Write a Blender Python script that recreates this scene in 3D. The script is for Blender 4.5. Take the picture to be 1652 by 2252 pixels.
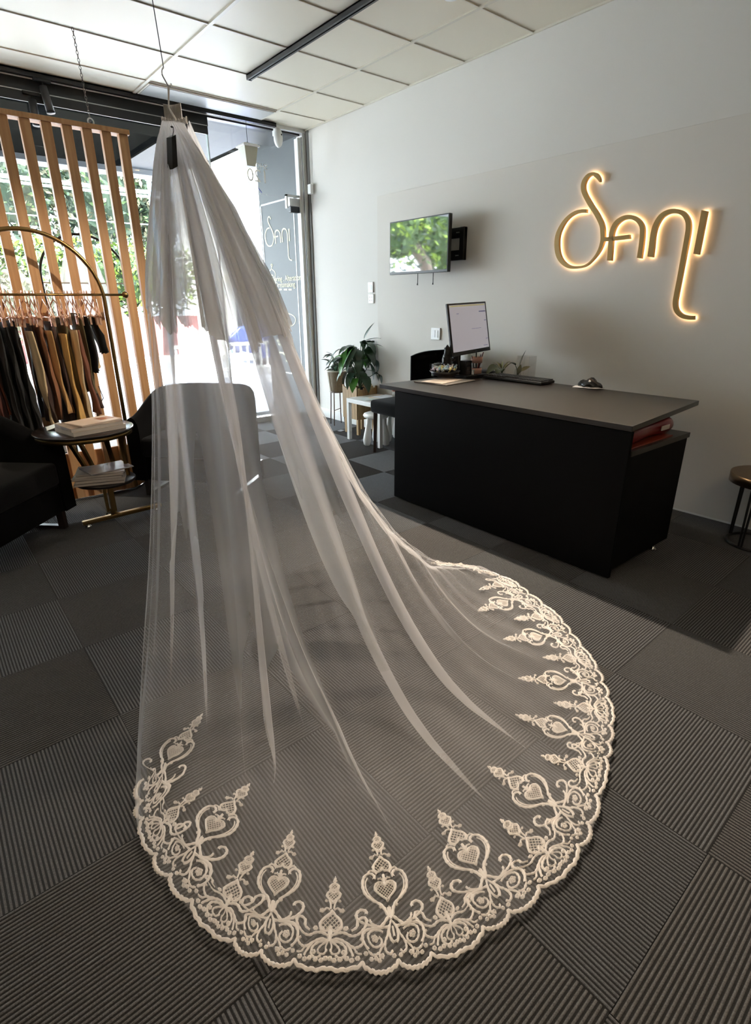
import bpy, math, random
from mathutils import Vector, Matrix
random.seed(7)
sc = bpy.context.scene
for o in list(bpy.data.objects):
    bpy.data.objects.remove(o)
C = bpy.context.collection
PI = math.pi
# ---------------------------------------------------------------- camera
W, H, F = 1652, 2252, 1202.1
YAW, PITCH, ROLL = .6820, -.3680, -.006
CAM = Vector((-3.639, -5.546, 1.281))
fw = Vector((math.sin(YAW)*math.cos(PITCH), math.cos(YAW)*math.cos(PITCH), math.sin(PITCH)))
rt = Vector((math.cos(YAW), -math.sin(YAW), 0)); up = rt.cross(fw)
c_, s_ = math.cos(ROLL), math.sin(ROLL)
RT = c_*rt + s_*up; UP = -s_*rt + c_*up
cd = bpy.data.cameras.new('camera'); cam = bpy.data.objects.new('camera', cd); C.objects.link(cam)
cd.sensor_fit = 'VERTICAL'; cd.sensor_height = 36; cd.lens = F/H*36; cd.clip_end = 200; cd.clip_start = .05
M = Matrix.Identity(4)
for i in range(3):
    M[i][0] = RT[i]; M[i][1] = UP[i]; M[i][2] = -fw[i]; M[i][3] = CAM[i]
cam.matrix_world = M
sc.camera = cam
def at(px, py, ax, v):
    """the point of the plane (axis ax = v) measured at photo pixel px, py"""
    d = RT*((px-W/2)/F) + UP*(-(py-H/2)/F) + fw
    return CAM + d*((v-CAM[ax])/d[ax])
# ---------------------------------------------------------------- light
EXPO = 1.88
SKY = 6.0
SUN = 15.0
SPOT = 185.0
sc.view_settings.view_transform = 'Standard'; sc.view_settings.look = 'None'
sc.view_settings.exposure = EXPO; sc.view_settings.gamma = 1; sc.view_settings.use_curve_mapping = False
sc.cycles.transparent_max_bounces = 48; sc.cycles.max_bounces = 10; sc.cycles.use_denoising = True
sc.cycles.sample_clamp_indirect = 6
w = bpy.data.worlds.new('sky'); sc.world = w; w.use_nodes = True
bg = w.node_tree.nodes['Background']; bg.inputs[0].default_value = (.85, .92, 1, 1); bg.inputs[1].default_value = SKY
sd = bpy.data.lights.new('sun', 'SUN'); sd.energy = SUN; sd.angle = .01; sd.color = (1, .96, .88)
so = bpy.data.objects.new('sun', sd); C.objects.link(so)
so.rotation_euler = Vector((.22, .40, -.89)).to_track_quat('-Z', 'Y').to_euler()
def area(name, loc, sx, sy, power, col, rot=(0, 0, 0)):
    l = bpy.data.lights.new(name, 'AREA'); l.shape = 'RECTANGLE'; l.size = sx; l.size_y = sy; l.energy = power; l.color = col
    o = bpy.data.objects.new(name, l); C.objects.link(o); o.location = loc; o.rotation_euler = rot
    return o
# ---------------------------------------------------------------- helpers
def srgb(h):
    h = h.lstrip('#'); h = h if len(h) == 6 else ''.join(c*2 for c in h); v = [int(h[i:i+2], 16)/255 for i in (0, 2, 4)]
    return tuple((x/12.92 if x <= .04045 else ((x+.055)/1.055)**2.4) for x in v)
def mat(name, col, rough=.6, metal=0, var=0, scale=30, bump=0, emit=None, es=0, trans=0, sheen=0, spec=None, stretch=None, col2=None):
    m = bpy.data.materials.new(name); m.use_nodes = True; nt = m.node_tree; b = nt.nodes['Principled BSDF']
    if isinstance(col, str): col = srgb(col)
    b.inputs['Base Color'].default_value = (*col, 1); b.inputs['Roughness'].default_value = rough; b.inputs['Metallic'].default_value = metal
    if spec is not None: b.inputs['Specular IOR Level'].default_value = spec
    if sheen: b.inputs['Sheen Weight'].default_value = sheen
    if trans: b.inputs['Transmission Weight'].default_value = trans
    if emit:
        b.inputs['Emission Color'].default_value = (*(srgb(emit) if isinstance(emit, str) else emit), 1); b.inputs['Emission Strength'].default_value = es
    if var or bump or col2:
        tc = nt.nodes.new('ShaderNodeTexCoord'); mp = nt.nodes.new('ShaderNodeMapping'); nt.links.new(tc.outputs['Object'], mp.inputs[0])
        if stretch: mp.inputs['Scale'].default_value = stretch
        n = nt.nodes.new('ShaderNodeTexNoise'); n.inputs['Scale'].default_value = scale; n.inputs['Detail'].default_value = 4
        nt.links.new(mp.outputs[0], n.inputs['Vector'])
        if var or col2:
            r = nt.nodes.new('ShaderNodeValToRGB'); nt.links.new(n.outputs[0], r.inputs[0])
            c2 = srgb(col2) if col2 else tuple(min(1, x*(1+var)) for x in col)
            c1 = col if col2 else tuple(x*(1-var) for x in col)
            r.color_ramp.elements[0].position = .32; r.color_ramp.elements[1].position = .68
            r.color_ramp.elements[0].color = (*c1, 1); r.color_ramp.elements[1].color = (*c2, 1)
            nt.links.new(r.outputs[0], b.inputs['Base Color'])
        if bump:
            bp = nt.nodes.new('ShaderNodeBump'); bp.inputs['Strength'].default_value = bump; bp.inputs['Distance'].default_value = .01
            nt.links.new(n.outputs[0], bp.inputs['Height']); nt.links.new(bp.outputs[0], b.inputs['Normal'])
    return m
class MB:
    def __init__(s): s.v = []; s.f = []
    def add(s, vs, fs):
        n = len(s.v); s.v += [tuple(v) for v in vs]; s.f += [tuple(i+n for i in f) for f in fs]; return s
    def box(s, a, b, rz=0, c=None):
        x0, y0, z0 = a; x1, y1, z1 = b
        vs = [Vector(p) for p in ((x0,y0,z0),(x1,y0,z0),(x1,y1,z0),(x0,y1,z0),(x0,y0,z1),(x1,y0,z1),(x1,y1,z1),(x0,y1,z1))]
        if rz:
            c = Vector(c) if c else (vs[0]+vs[6])/2; R = Matrix.Rotation(rz, 3, 'Z'); vs = [R@(v-c)+c for v in vs]
        return s.add(vs, [(0,3,2,1),(4,5,6,7),(0,1,5,4),(1,2,6,5),(2,3,7,6),(3,0,4,7)])
    def prism(s, pts, z0, z1):
        n = len(pts); vs = [(x, y, z0) for x, y in pts]+[(x, y, z1) for x, y in pts]
        return s.add(vs, [tuple(range(n))[::-1], tuple(range(n, 2*n))]+[(i, (i+1) % n, n+(i+1) % n, n+i) for i in range(n)])
    def lathe(s, prof, seg=24, c=(0, 0, 0), ax='Z', sx=1, sy=1):
        vs = []; fs = []; n = len(prof)
        for i in range(seg):
            a = 2*PI*i/seg
            for r, z in prof: 
                p = (r*math.cos(a)*sx, r*math.sin(a)*sy, z)
                if ax == 'X': p = (p[2], p[0], p[1])
                if ax == 'Y': p = (p[0], p[2], p[1])
                vs.append((p[0]+c[0], p[1]+c[1], p[2]+c[2]))
        for i in range(seg):
            j = (i+1) % seg
            for k in range(n-1): fs.append((i*n+k, j*n+k, j*n+k+1, i*n+k+1))
        fs.append(tuple(i*n for i in range(seg))[::-1]); fs.append(tuple(i*n+n-1 for i in range(seg)))
        return s.add(vs, fs)
    def tube(s, pts, r, seg=8, closed=False):
        pts = [Vector(p) for p in pts]; n = len(pts); vs = []; fs = []
        rs = r if isinstance(r, (list, tuple)) else [r]*n
        prev = None
        for i in range(n):
            if closed: t = pts[(i+1) % n]-pts[i-1]
            else: t = pts[min(i+1, n-1)]-pts[max(i-1, 0)]
            t = t.normalized() if t.length > 1e-9 else Vector((0, 0, 1))
            if prev is None:
                a = Vector((0, 0, 1)) if abs(t.z) < .9 else Vector((1, 0, 0)); u = t.cross(a).normalized()
            else:
                u = prev-t*prev.dot(t); u = u.normalized() if u.length > 1e-6 else t.orthogonal().normalized()
            prev = u; v = t.cross(u)
            for k in range(seg):
                an = 2*PI*k/seg; vs.append(pts[i]+(u*math.cos(an)+v*math.sin(an))*rs[i])
        for i in range(n if closed else n-1):
            j = (i+1) % n
            for k in range(seg): fs.append((i*seg+k, i*seg+(k+1) % seg, j*seg+(k+1) % seg, j*seg+k))
        if not closed: fs += [tuple(range(seg))[::-1], tuple((n-1)*seg+k for k in range(seg))]
        return s.add(vs, fs)
    def grid(s, P, nu, nv, closed=False):
        """P[i][j] points"""
        n = len(s.v); s.v += [tuple(P[i][j]) for i in range(nu) for j in range(nv)]
        for i in range(nu if closed else nu-1):
            k = (i+1) % nu
            for j in range(nv-1): s.f.append((n+i*nv+j, n+k*nv+j, n+k*nv+j+1, n+i*nv+j+1))
        return s
    def blob(s, c, r, seg=12, rings=8, noise=0, sd=0):
        rnd = random.Random(sd); c = Vector(c); r = Vector(r) if not isinstance(r, (int, float)) else Vector((r, r, r))
        vs = []; fs = []
        for i in range(rings+1):
            th = PI*i/rings
            for k in range(seg):
                a = 2*PI*k/seg; f = 1+noise*(rnd.random()-.5)*(0 if i in (0, rings) else 1)
                vs.append(c+Vector((r.x*math.sin(th)*math.cos(a)*f, r.y*math.sin(th)*math.sin(a)*f, r.z*math.cos(th)*f)))
        for i in range(rings):
            for k in range(seg):
                l = (k+1) % seg; fs.append((i*seg+k, (i+1)*seg+k, (i+1)*seg+l, i*seg+l))
        return s.add(vs, fs)
    def build(s, name, m, parent=None, smooth=False, bevel=0, solid=0, sub=0, M4=None):
        me = bpy.data.meshes.new(name); vs = s.v
        if M4: vs = [tuple(M4@Vector(v)) for v in vs]
        me.from_pydata(vs, [], s.f); me.materials.append(m); me.update()
        if smooth:
            for p in me.polygons: p.use_smooth = True
        o = bpy.data.objects.new(name, me); C.objects.link(o)
        if parent:
            o.parent = parent
            pw = Matrix.Translation(parent.location)@parent.rotation_euler.to_matrix().to_4x4() if parent.type == 'EMPTY' and not parent.get('local') else None
            if pw is not None: o.matrix_parent_inverse = pw.inverted()
        if bevel:
            b = o.modifiers.new('b', 'BEVEL'); b.width = bevel; b.segments = 3; b.limit_method = 'ANGLE'; b.angle_limit = .6
        if sub:
            b = o.modifiers.new('s', 'SUBSURF'); b.levels = sub; b.render_levels = sub
        if solid:
            b = o.modifiers.new('t', 'SOLIDIFY'); b.thickness = solid; b.offset = 0
        return o
def tag(o, label, cat, group=None, kind=None):
    o['label'] = label; o['category'] = cat
    if group: o['group'] = group
    if kind: o['kind'] = kind
    return o
def thing(name, label, cat, loc=(0, 0, 0), rz=0, group=None, local=False):
    o = bpy.data.objects.new(name, None); C.objects.link(o); o.location = loc; o.rotation_euler = (0, 0, rz); o.empty_display_size = .05
    if local: o['local'] = 1
    return tag(o, label, cat, group)
def structure(o): o['kind'] = 'structure'; return o
def copy_tree(o, loc=None, rz=None, label=None):
    r = o.copy(); C.objects.link(r)
    if loc is not None: r.location = loc
    if rz is not None: r.rotation_euler = (0, 0, rz)
    if label: r['label'] = label
    for ch in list(o.children):
        c = ch.copy(); C.objects.link(c); c.parent = r
        for g in ch.children:
            d = g.copy(); C.objects.link(d); d.parent = c
    return r
def spline(pts, n=6, closed=False):
    """catmull-rom through tuples of any dimension"""
    P = [tuple(p) for p in pts]; N = len(P); out = []
    for i in range(N if closed else N-1):
        p0 = P[i-1] if (closed or i > 0) else P[0]; p1 = P[i]; p2 = P[(i+1) % N]
        p3 = P[(i+2) % N] if (closed or i+2 < N) else P[-1]
        for k in range(n):
            t = k/n
            out.append(tuple(.5*(2*b+(c-a)*t+(2*a-5*b+4*c-d)*t*t+(3*b-a-3*c+d)*t**3) for a, b, c, d in zip(p0, p1, p2, p3)))
    if not closed: out.append(P[-1])
    return out
def lerp(a, b, t): return a+(b-a)*t
def interp(tab, x):
    if x <= tab[0][0]: return tab[0][1]
    for (a, fa), (b, fb) in zip(tab, tab[1:]):
        if x <= b: return fa+(fb-fa)*(x-a)/(b-a)
    return tab[-1][1]
def smooth(x): x = max(0, min(1, x)); return x*x*(3-2*x)
# ---------------------------------------------------------------- materials
m_wall = mat('white_paint', '#dcd9d2', .75, bump=.02, scale=180)
m_far = mat('low_bounce_grey', '#4a4845', .8, bump=.02, scale=180)  # unseen left and back walls, darkened to cut the light they bounce
m_panel = mat('panel_paint', '#d8d3ca', .7, bump=.02, scale=160)
m_white = mat('white_gloss', '#e6e6e2', .35)
m_ceil = mat('ceiling_tile', '#e6dfcc', .45, bump=.03, scale=260)
m_tbar = mat('ceiling_bar', '#dad4c4', .4)
m_alu = mat('brushed_aluminium', '#b9b9b6', .35, .85)
m_black = mat('black_metal', '#141416', .35)
m_blackp = mat('black_plastic', '#0e0e10', .4)
m_chrome = mat('chrome', '#d8d8d8', .08, 1)
m_gold = mat('brushed_gold', '#8f7448', .32, 1)
m_brass = mat('sign_brass', '#a98b55', .5, .35)
m_rose = mat('rose_gold', '#f0bf9f', .25, .6)
m_desk = mat('black_laminate', '#040405', .6, bump=.02, scale=500, spec=.12)
m_desktop = mat('black_grained_top', '#25221f', .33, bump=.05, scale=700)
m_velvet = mat('charcoal_velvet', '#060607', .95, sheen=.05, var=.2, scale=90, spec=.1)
m_seat = mat('charcoal_weave', '#1b1b1c', .95, sheen=.05, spec=.1, var=.25, scale=300, bump=.1)
m_wood = mat('pine_timber', '#bd8b5c', .5, col2='#d2a475', scale=6, stretch=(9, 9, .35), bump=.05)
m_darkwood = mat('dark_wood', '#2e2019', .35, var=.3, scale=8, stretch=(1, 6, 1))
m_brownleg = mat('walnut_leg', '#3a2a22', .4)
m_glass = None
def glass(name, tint, gl=.06):
    m = bpy.data.materials.new(name); m.use_nodes = True; nt = m.node_tree; nt.nodes.clear()
    o = nt.nodes.new('ShaderNodeOutputMaterial'); t = nt.nodes.new('ShaderNodeBsdfTransparent'); g = nt.nodes.new('ShaderNodeBsdfGlossy')
    t.inputs[0].default_value = (*tint, 1); g.inputs['Roughness'].default_value = .01; g.inputs[0].default_value = (1, 1, 1, 1)
    # Schlick reflectance, the same from both faces of the pane
    ge = nt.nodes.new('ShaderNodeNewGeometry'); dt = nt.nodes.new('ShaderNodeVectorMath'); dt.operation = 'DOT_PRODUCT'
    nt.links.new(ge.outputs['Normal'], dt.inputs[0]); nt.links.new(ge.outputs['Incoming'], dt.inputs[1])
    def ma(op, a, b_=None, c=None):
        n_ = nt.nodes.new('ShaderNodeMath'); n_.operation = op
        for i, v in enumerate((a, b_, c)):
            if v is None: continue
            if isinstance(v, (int, float)): n_.inputs[i].default_value = v
            else: nt.links.new(v, n_.inputs[i])
        return n_.outputs[0]
    f = ma('MULTIPLY_ADD', ma('POWER', ma('SUBTRACT', 1, ma('ABSOLUTE', dt.outputs['Value'])), 5), .96*.7, .03)
    x = nt.nodes.new('ShaderNodeMixShader')
    nt.links.new(f, x.inputs[0]); nt.links.new(t.outputs[0], x.inputs[1]); nt.links.new(g.outputs[0], x.inputs[2]); nt.links.new(x.outputs[0], o.inputs[0])
    return m
m_glass = glass('clear_glass', (.93, .96, .97))
def tulle(name, col, base, k):
    m = bpy.data.materials.new(name); m.use_nodes = True; nt = m.node_tree; nt.nodes.clear()
    o = nt.nodes.new('ShaderNodeOutputMaterial'); t = nt.nodes.new('ShaderNodeBsdfTransparent')
    d = nt.nodes.new('ShaderNodeBsdfDiffuse'); tr = nt.nodes.new('ShaderNodeBsdfTranslucent')
    d.inputs[0].default_value = (*col, 1); tr.inputs[0].default_value = (*col, 1)
    a = nt.nodes.new('ShaderNodeMixShader'); a.inputs[0].default_value = .45
    nt.links.new(d.outputs[0], a.inputs[1]); nt.links.new(tr.outputs[0], a.inputs[2])
    lw = nt.nodes.new('ShaderNodeLayerWeight'); lw.inputs[0].default_value = .28
    mm = nt.nodes.new('ShaderNodeMath'); mm.operation = 'MULTIPLY_ADD'; mm.inputs[1].default_value = k; mm.inputs[2].default_value = base
    nt.links.new(lw.outputs['Facing'], mm.inputs[0])
    at2 = nt.nodes.new('ShaderNodeAttribute'); at2.attribute_name = 'gather'   # how closely the net is pleated together
    ad = nt.nodes.new('ShaderNodeMath'); ad.operation = 'ADD'; ad.use_clamp = True; nt.links.new(mm.outputs[0], ad.inputs[0]); nt.links.new(at2.outputs['Fac'], ad.inputs[1])
    mn = nt.nodes.new('ShaderNodeMath'); mn.operation = 'MINIMUM'; mn.inputs[1].default_value = .96; nt.links.new(ad.outputs[0], mn.inputs[0]); mm = mn
    x = nt.nodes.new('ShaderNodeMixShader'); nt.links.new(mm.outputs[0], x.inputs[0])
    nt.links.new(t.outputs[0], x.inputs[1]); nt.links.new(a.outputs[0], x.inputs[2]); nt.links.new(x.outputs[0], o.inputs[0])
    return m
m_tulle = tulle('ivory_tulle', (.93, .92, .94), .13, .30)
m_tulle2 = tulle('ivory_tulle_short', (.88, .87, .87), .45, .30)
m_sheer = tulle('white_sheer', (.9, .9, .9), .45, .4)
m_lace = mat('ivory_lace', '#ebe4de', .6, var=.08, scale=900, bump=.15)
m_comb = mat('tulle_gather', '#c9c4be', .7, var=.1, scale=60)
# ---------------------------------------------------------------- structure
XL, YB, HC = -7.6, -9.6, 2.911
# carpet: corduroy tiles laid quarter-turn
m_carpet = bpy.data.materials.new('corduroy_carpet'); m_carpet.use_nodes = True
nt = m_carpet.node_tree; b = nt.nodes['Principled BSDF']; b.inputs['Roughness'].default_value = .95; b.inputs['Specular IOR Level'].default_value = .25; b.inputs['Sheen Weight'].default_value = .12
at_ = nt.nodes.new('ShaderNodeVertexColor'); at_.layer_name = 'yarn'
tc = nt.nodes.new('ShaderNodeTexCoord'); nz = nt.nodes.new('ShaderNodeTexNoise'); nz.inputs['Scale'].default_value = 420; nz.inputs['Detail'].default_value = 3
nt.links.new(tc.outputs['Object'], nz.inputs['Vector'])
mr = nt.nodes.new('ShaderNodeMapRange'); mr.inputs[1].default_value = .3; mr.inputs[2].default_value = .7; mr.inputs[3].default_value = .62; mr.inputs[4].default_value = 1.45
nt.links.new(nz.outputs[0], mr.inputs[0])
vm = nt.nodes.new('ShaderNodeVectorMath'); vm.operation = 'SCALE'; nt.links.new(at_.outputs[0], vm.inputs[0]); nt.links.new(mr.outputs[0], vm.inputs['Scale'])
nt.links.new(vm.outputs[0], b.inputs['Base Color'])
def carpet():
    T = .4925; N = 48; vs = []; fs = []; cols = []
    prof = [(0, -.0019, 0), (.34, -.0018, 0), (.44, -.0007, 1), (.64, .0001, 1), (.84, -.0007, 1), (.94, -.0018, 0)]   # two yarns: charcoal grooves, warm grey ridges
    rnd = random.Random(3)
    for i in range(-1, 15):
        for j in range(-11, 12):
            x1 = -.43-i*T; x0 = x1-T; y1 = -4.30-j*T; y0 = y1-T
            if x1 > .3: x1 = .05
            if x0 > 0 or y0 > .3 or y1 < YB: continue
            # blotchy yarn tone of each tile
            tone = rnd.uniform(.92, 1.08); wr = rnd.uniform(-.03, .05)
            top = (.104*tone*(1+wr), .104*tone, .108*tone*(1-wr)); low = (.019, .0185, .019)
            xdir = (i+j) % 2 == 0
            n0 = len(vs); g = .0005
            for k in range(N+1):
                for (t, z, w_) in (prof if k < N else prof[:1]):
                    f = (k+t)/N
                    if xdir:
                        y = lerp(y0+g, y1-g, f); a = (x0+g, y); b_ = (x1-g, y)
                    else:
                        x = lerp(x0+g, x1-g, f); a = (x, y0+g); b_ = (x, y1-g)
                    for (px, py) in (a, b_):
                        vs.append((px, py-.033*(-px-1.4), z-.0010)); cols.append(top if w_ else low)
            n1 = (len(vs)-n0)//2
            for k in range(n1-1): fs.append((n0+2*k, n0+2*k+1, n0+2*k+3, n0+2*k+2))
    me = bpy.data.meshes.new('floor'); me.from_pydata(vs, [], fs)
    ca = me.color_attributes.new('yarn', 'FLOAT_COLOR', 'POINT')
    ca.data.foreach_set('color', [x for c in cols for x in (*c, 1)])
    for p in me.polygons: p.use_smooth = True
    me.materials.append(m_carpet); o = bpy.data.objects.new('floor', me); C.objects.link(o); return structure(o)
carpet()
structure(MB().box((XL, YB, -.12), (.15, .3, -.008)).build('trim_1', mat('underlay', '#151516', .95)))
# right wall: lower panel stands proud of the plaster above it
structure(MB().box((0, YB, 0), (.15, .2, HC+.1)).build('wall_right', m_wall))
PX = -.02
structure(MB().box((PX, YB, .0), (.0, -1.14, 2.175)).build('trim_2', m_panel, bevel=.002))
structure(MB().box((-.006, YB, 2.175), (.0, -1.2, HC)).build('trim_3', m_wall))
structure(MB().box((PX-.002, YB, .0), (PX, -1.15, .012)).box((-.014, -1.138, 0), (0, .06, .10)).build('baseboard_right', m_white, bevel=.002))
structure(MB().box((XL-.15, YB, 0), (XL, 3.2, HC+.1)).build('wall_left', m_far))
structure(MB().box((XL-.15, YB-.15, 0), (.15, YB, HC+.1)).build('wall_back', m_far))
structure(MB().box((XL-.15, YB-.15, HC+.006), (.15, .2, HC+.3)).build('ceiling', m_ceil))
cg = MB()
k = 0
xs = [-.542-1.172*i for i in range(7)]
ys = [-.347-.6*j for j in range(16)]
for x in xs: cg.box((x-.012, YB, HC-.004), (x+.012, .05, HC+.008))
for y in ys: cg.box((XL, y-.006, HC-.001), (0, y+.006, HC+.008))
cg.box((-.02, YB, HC-.006), (0, .05, HC+.008))
structure(cg.build('trim_4', m_tbar))
# glazed shopfront, right hand bay (door) and left hand bay
WY = .10
fr = MB()
fr.box((-.045, WY-.06, 0), (0, WY+.05, HC)).box((-.075, WY-.02, 0), (-.045, WY+.05, 2.85))
structure(fr.build('trim_5', m_white, bevel=.003))
structure(MB().box((-.012, -.02, 0), (.0, .03, HC)).box((-.06, WY-.066, 0), (-.052, WY-.058, 2.85)).build('trim_6', mat('grey_gasket', '#6b6a66', .5)))  # thin grey strips down the wall corner and the door jamb
structure(MB().box((XL, .03, 2.885), (0, .08, HC+.02)).build('trim_7', m_white))
structure(MB().box((XL, WY-.02, 2.80), (-1.04, WY+.05, 2.90)).box((-1.04, WY-.02, 2.87), (-.05, WY+.05, 2.905)).box((XL, WY-.02, 2.735), (-1.045, WY-.005, 2.80)).build('trim_8', m_black))
structure(MB().box((XL, WY-.025, 2.80), (-1.05, WY-.02, 2.806)).build('trim_9', m_alu))
structure(MB().box((XL, WY-.03, 0), (-.05, WY+.06, .06)).box((XL, WY-.03, .06), (-1.05, WY+.03, .10)).build('trim_10', m_alu))
win = structure(MB().box((XL, WY+.005, .09), (-1.046, WY+.015, 2.80)).build('window_1', m_glass))
structure(MB().box((-1.050, WY-.004, .05), (-1.040, WY+.022, 2.86)).build('trim_11', mat('glass_edge', '#cfdcdc', .2)))
dr = structure(MB().box((-1.038, WY+.005, .05), (-.078, WY+.015, 2.30)).build('door_1', m_glass))
structure(MB().box((-1.038, WY+.004, 2.308), (-.078, WY+.016, 2.87)).build('window_2', m_glass))
MB().box((-.20, WY-.012, 2.225), (-.08, WY+.032, 2.30)).build('door_patch_fitting', m_alu, dr, bevel=.003)
MB().box((-.195, WY-.014, 2.165), (-.085, WY+.034, 2.222)).build('door_pivot', m_black, dr, bevel=.002)
MB().box((-.24, WY-.016, 2.31), (-.08, WY+.02, 2.33)).box((-.24, WY-.016, 2.20), (-.225, WY+.02, 2.33)).build('transom_patch', m_alu, dr, bevel=.002)
# ---------------------------------------------------------------- street outside
m_foot = mat('footpath', '#9a9ba0', .9, var=.12, scale=3, bump=.02)
m_road = mat('asphalt', '#8a8b8e', .9, var=.1, scale=5)
m_conc = mat('pale_concrete', '#cfcbc4', .9, var=.06, scale=4)
structure(MB().box((-14, .14, -.25), (16, 4.2, -.03)).build('ground_1', m_foot))
structure(MB().box((-14, 4.2, -.25), (16, 8.6, -.12)).build('ground_2', m_road))
structure(MB().box((-14, 8.6, -.25), (18, 20, -.02)).build('ground_3', m_conc))
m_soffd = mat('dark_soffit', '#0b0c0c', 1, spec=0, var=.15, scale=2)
m_soffl = mat('soffit_sheet', '#30353a', .6, var=.08, scale=2)
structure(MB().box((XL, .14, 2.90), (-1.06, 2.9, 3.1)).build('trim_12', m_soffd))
structure(MB().box((XL, 2.75, 2.84), (-.55, 3.05, 3.15)).build('trim_13', mat('awning_fascia', '#77797c', .6)))
structure(MB().prism([(-1.06, .14), (.4, .14), (.4, .75), (-.30, .75), (-.30, 2.9), (-1.06, 2.9)], 2.90, 3.1).build('trim_14', m_soffl))
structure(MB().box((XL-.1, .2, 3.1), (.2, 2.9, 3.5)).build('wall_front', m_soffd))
pier = MB().box((0, .2, -.1), (.6, 1.12, 3.6)); structure(pier.build('wall_pier', mat('grey_render', '#4b5153', .55, var=.05, scale=2)))
# ---------------------------------------------------------------- lamps of the room, plus added unseen light panels
m_fillglow = mat('fill_panel_glow', '#fff1dc', .5, emit='#ffe6c4', es=5)  # glow of the added ceiling panels
m_lampoff = mat('grey_diffuser', '#a9aaa5', .4, bump=.05, scale=200)
t = thing('ceiling_panel', 'grey rectangular ceiling panel beside the window track', 'ceiling panel', (-1.13, -.2, HC))
MB().box((-1.70, -.335, HC-.012), (-.556, -.055, HC)).build('frame', m_tbar, t)
MB().box((-1.688, -.325, HC-.015), (-.568, -.066, HC-.011)).build('diffuser', m_lampoff, t)
for i, (x, y) in enumerate(((-2.9, -6.6), (-5.2, -6.6), (-5.2, -3.6))):  # glowing panels added out of view to brighten the room
    t = thing('added_light_panel', ['added light panel in the ceiling, unseen behind the camera', 'added light panel in the ceiling, unseen in the far back corner', 'added light panel in the ceiling, unseen along the left wall'][i], 'ceiling light', (x, y, HC), group='added unseen ceiling light panels')
    MB().box((x-.6, y-.15, HC-.012), (x+.6, y+.15, HC)).build('frame', m_tbar, t)
    MB().box((x-.57, y-.13, HC-.015), (x+.57, y+.13, HC-.011)).build('diffuser', m_fillglow, t)
DL = at(993, -1, 2, HC-.02)
t = thing('downlight', 'small round warm downlight in the ceiling above the desk', 'downlight', (DL.x, DL.y, HC))
MB().lathe([(.045, HC-.012), (.045, HC), (.03, HC-.001), (.03, HC-.010)], 24, (DL.x, DL.y, 0)).build('trim_ring', m_white, t, True)
MB().lathe([(.001, HC-.008), (.03, HC-.008), (.03, HC-.004), (.001, HC-.004)], 20, (DL.x, DL.y, 0)).build('lens', mat('downlight_lens', '#fff0d8', emit='#ffe2b8', es=14), t)
sl = bpy.data.lights.new('downlight_lamp', 'SPOT'); sl.energy = SPOT; sl.color = (1, .84, .66); sl.spot_size = 1.0; sl.spot_blend = .8; sl.shadow_soft_size = .03
o = bpy.data.objects.new('downlight_lamp', sl); C.objects.link(o); o.location = (DL.x, DL.y, HC-.03)
o.rotation_euler = Vector((-.33, -.46, -1)).to_track_quat('-Z', 'Y').to_euler()
# track rails
a0 = at(548, 172, 2, HC-.02)
t = thing('track_rail', 'black ceiling track running back from above the hanging veil', 'lighting track', (a0.x, a0.y, HC))
tr = MB().box((a0.x-.02, -6.4, HC-.032), (a0.x-.006, a0.y, HC)).box((a0.x+.006, -6.4, HC-.032), (a0.x+.02, a0.y, HC)).box((a0.x-.02, -6.4, HC-.008), (a0.x+.02, a0.y, HC))
tr.build('channel', m_black, t)
MB().box((a0.x-.021, a0.y-.001, HC-.034), (a0.x+.021, a0.y+.006, HC)).build('end_cap', m_blackp, t)
t = thing('track_rail', 'black ceiling track running along the top of the shopfront', 'lighting track', (-2.4, .0, HC))
MB().box((XL+.1, -.02, HC-.034), (-.38, -.004, HC)).box((XL+.1, .006, HC-.034), (-.38, .02, HC)).box((XL+.1, -.02, HC-.008), (-.38, .02, HC)).build('channel', m_black, t)
MB().box((-.38, -.021, HC-.035), (-.373, .021, HC)).build('end_cap', m_blackp, t)
def spot(x, y, ztop, tx, lab):
    t = thing('track_spotlight', lab, 'spotlight', (x, y, ztop))
    MB().box((x-.06, y-.016, ztop-.022), (x+.06, y+.016, ztop)).build('adapter', m_blackp, t, bevel=.003)
    MB().lathe([(.006, ztop-.06), (.006, ztop-.02)], 10, (x, y, 0)).build('stem', m_blackp, t)
    d = Vector((tx, -.12, -1)).normalized(); p = Vector((x, y, ztop-.05))
    MB().tube([p, p+d*.17], [.029, .029], 20).build('barrel', mat('spot_body', '#3a3b3d', .45), t, True)
    MB().tube([p+d*.165, p+d*.176], [.03, .03], 20).build('bezel', m_black, t, True)
p = at(92, 180, 1, 0.0); spot(p.x, 0, HC-.03, .12, 'grey cylindrical spotlight on the track above the timber slats')
p = at(70, 212, 1, .06); spot(p.x, .075, 2.80, -.02, 'black cylindrical spotlight behind the timber slats near the window head')
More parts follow.
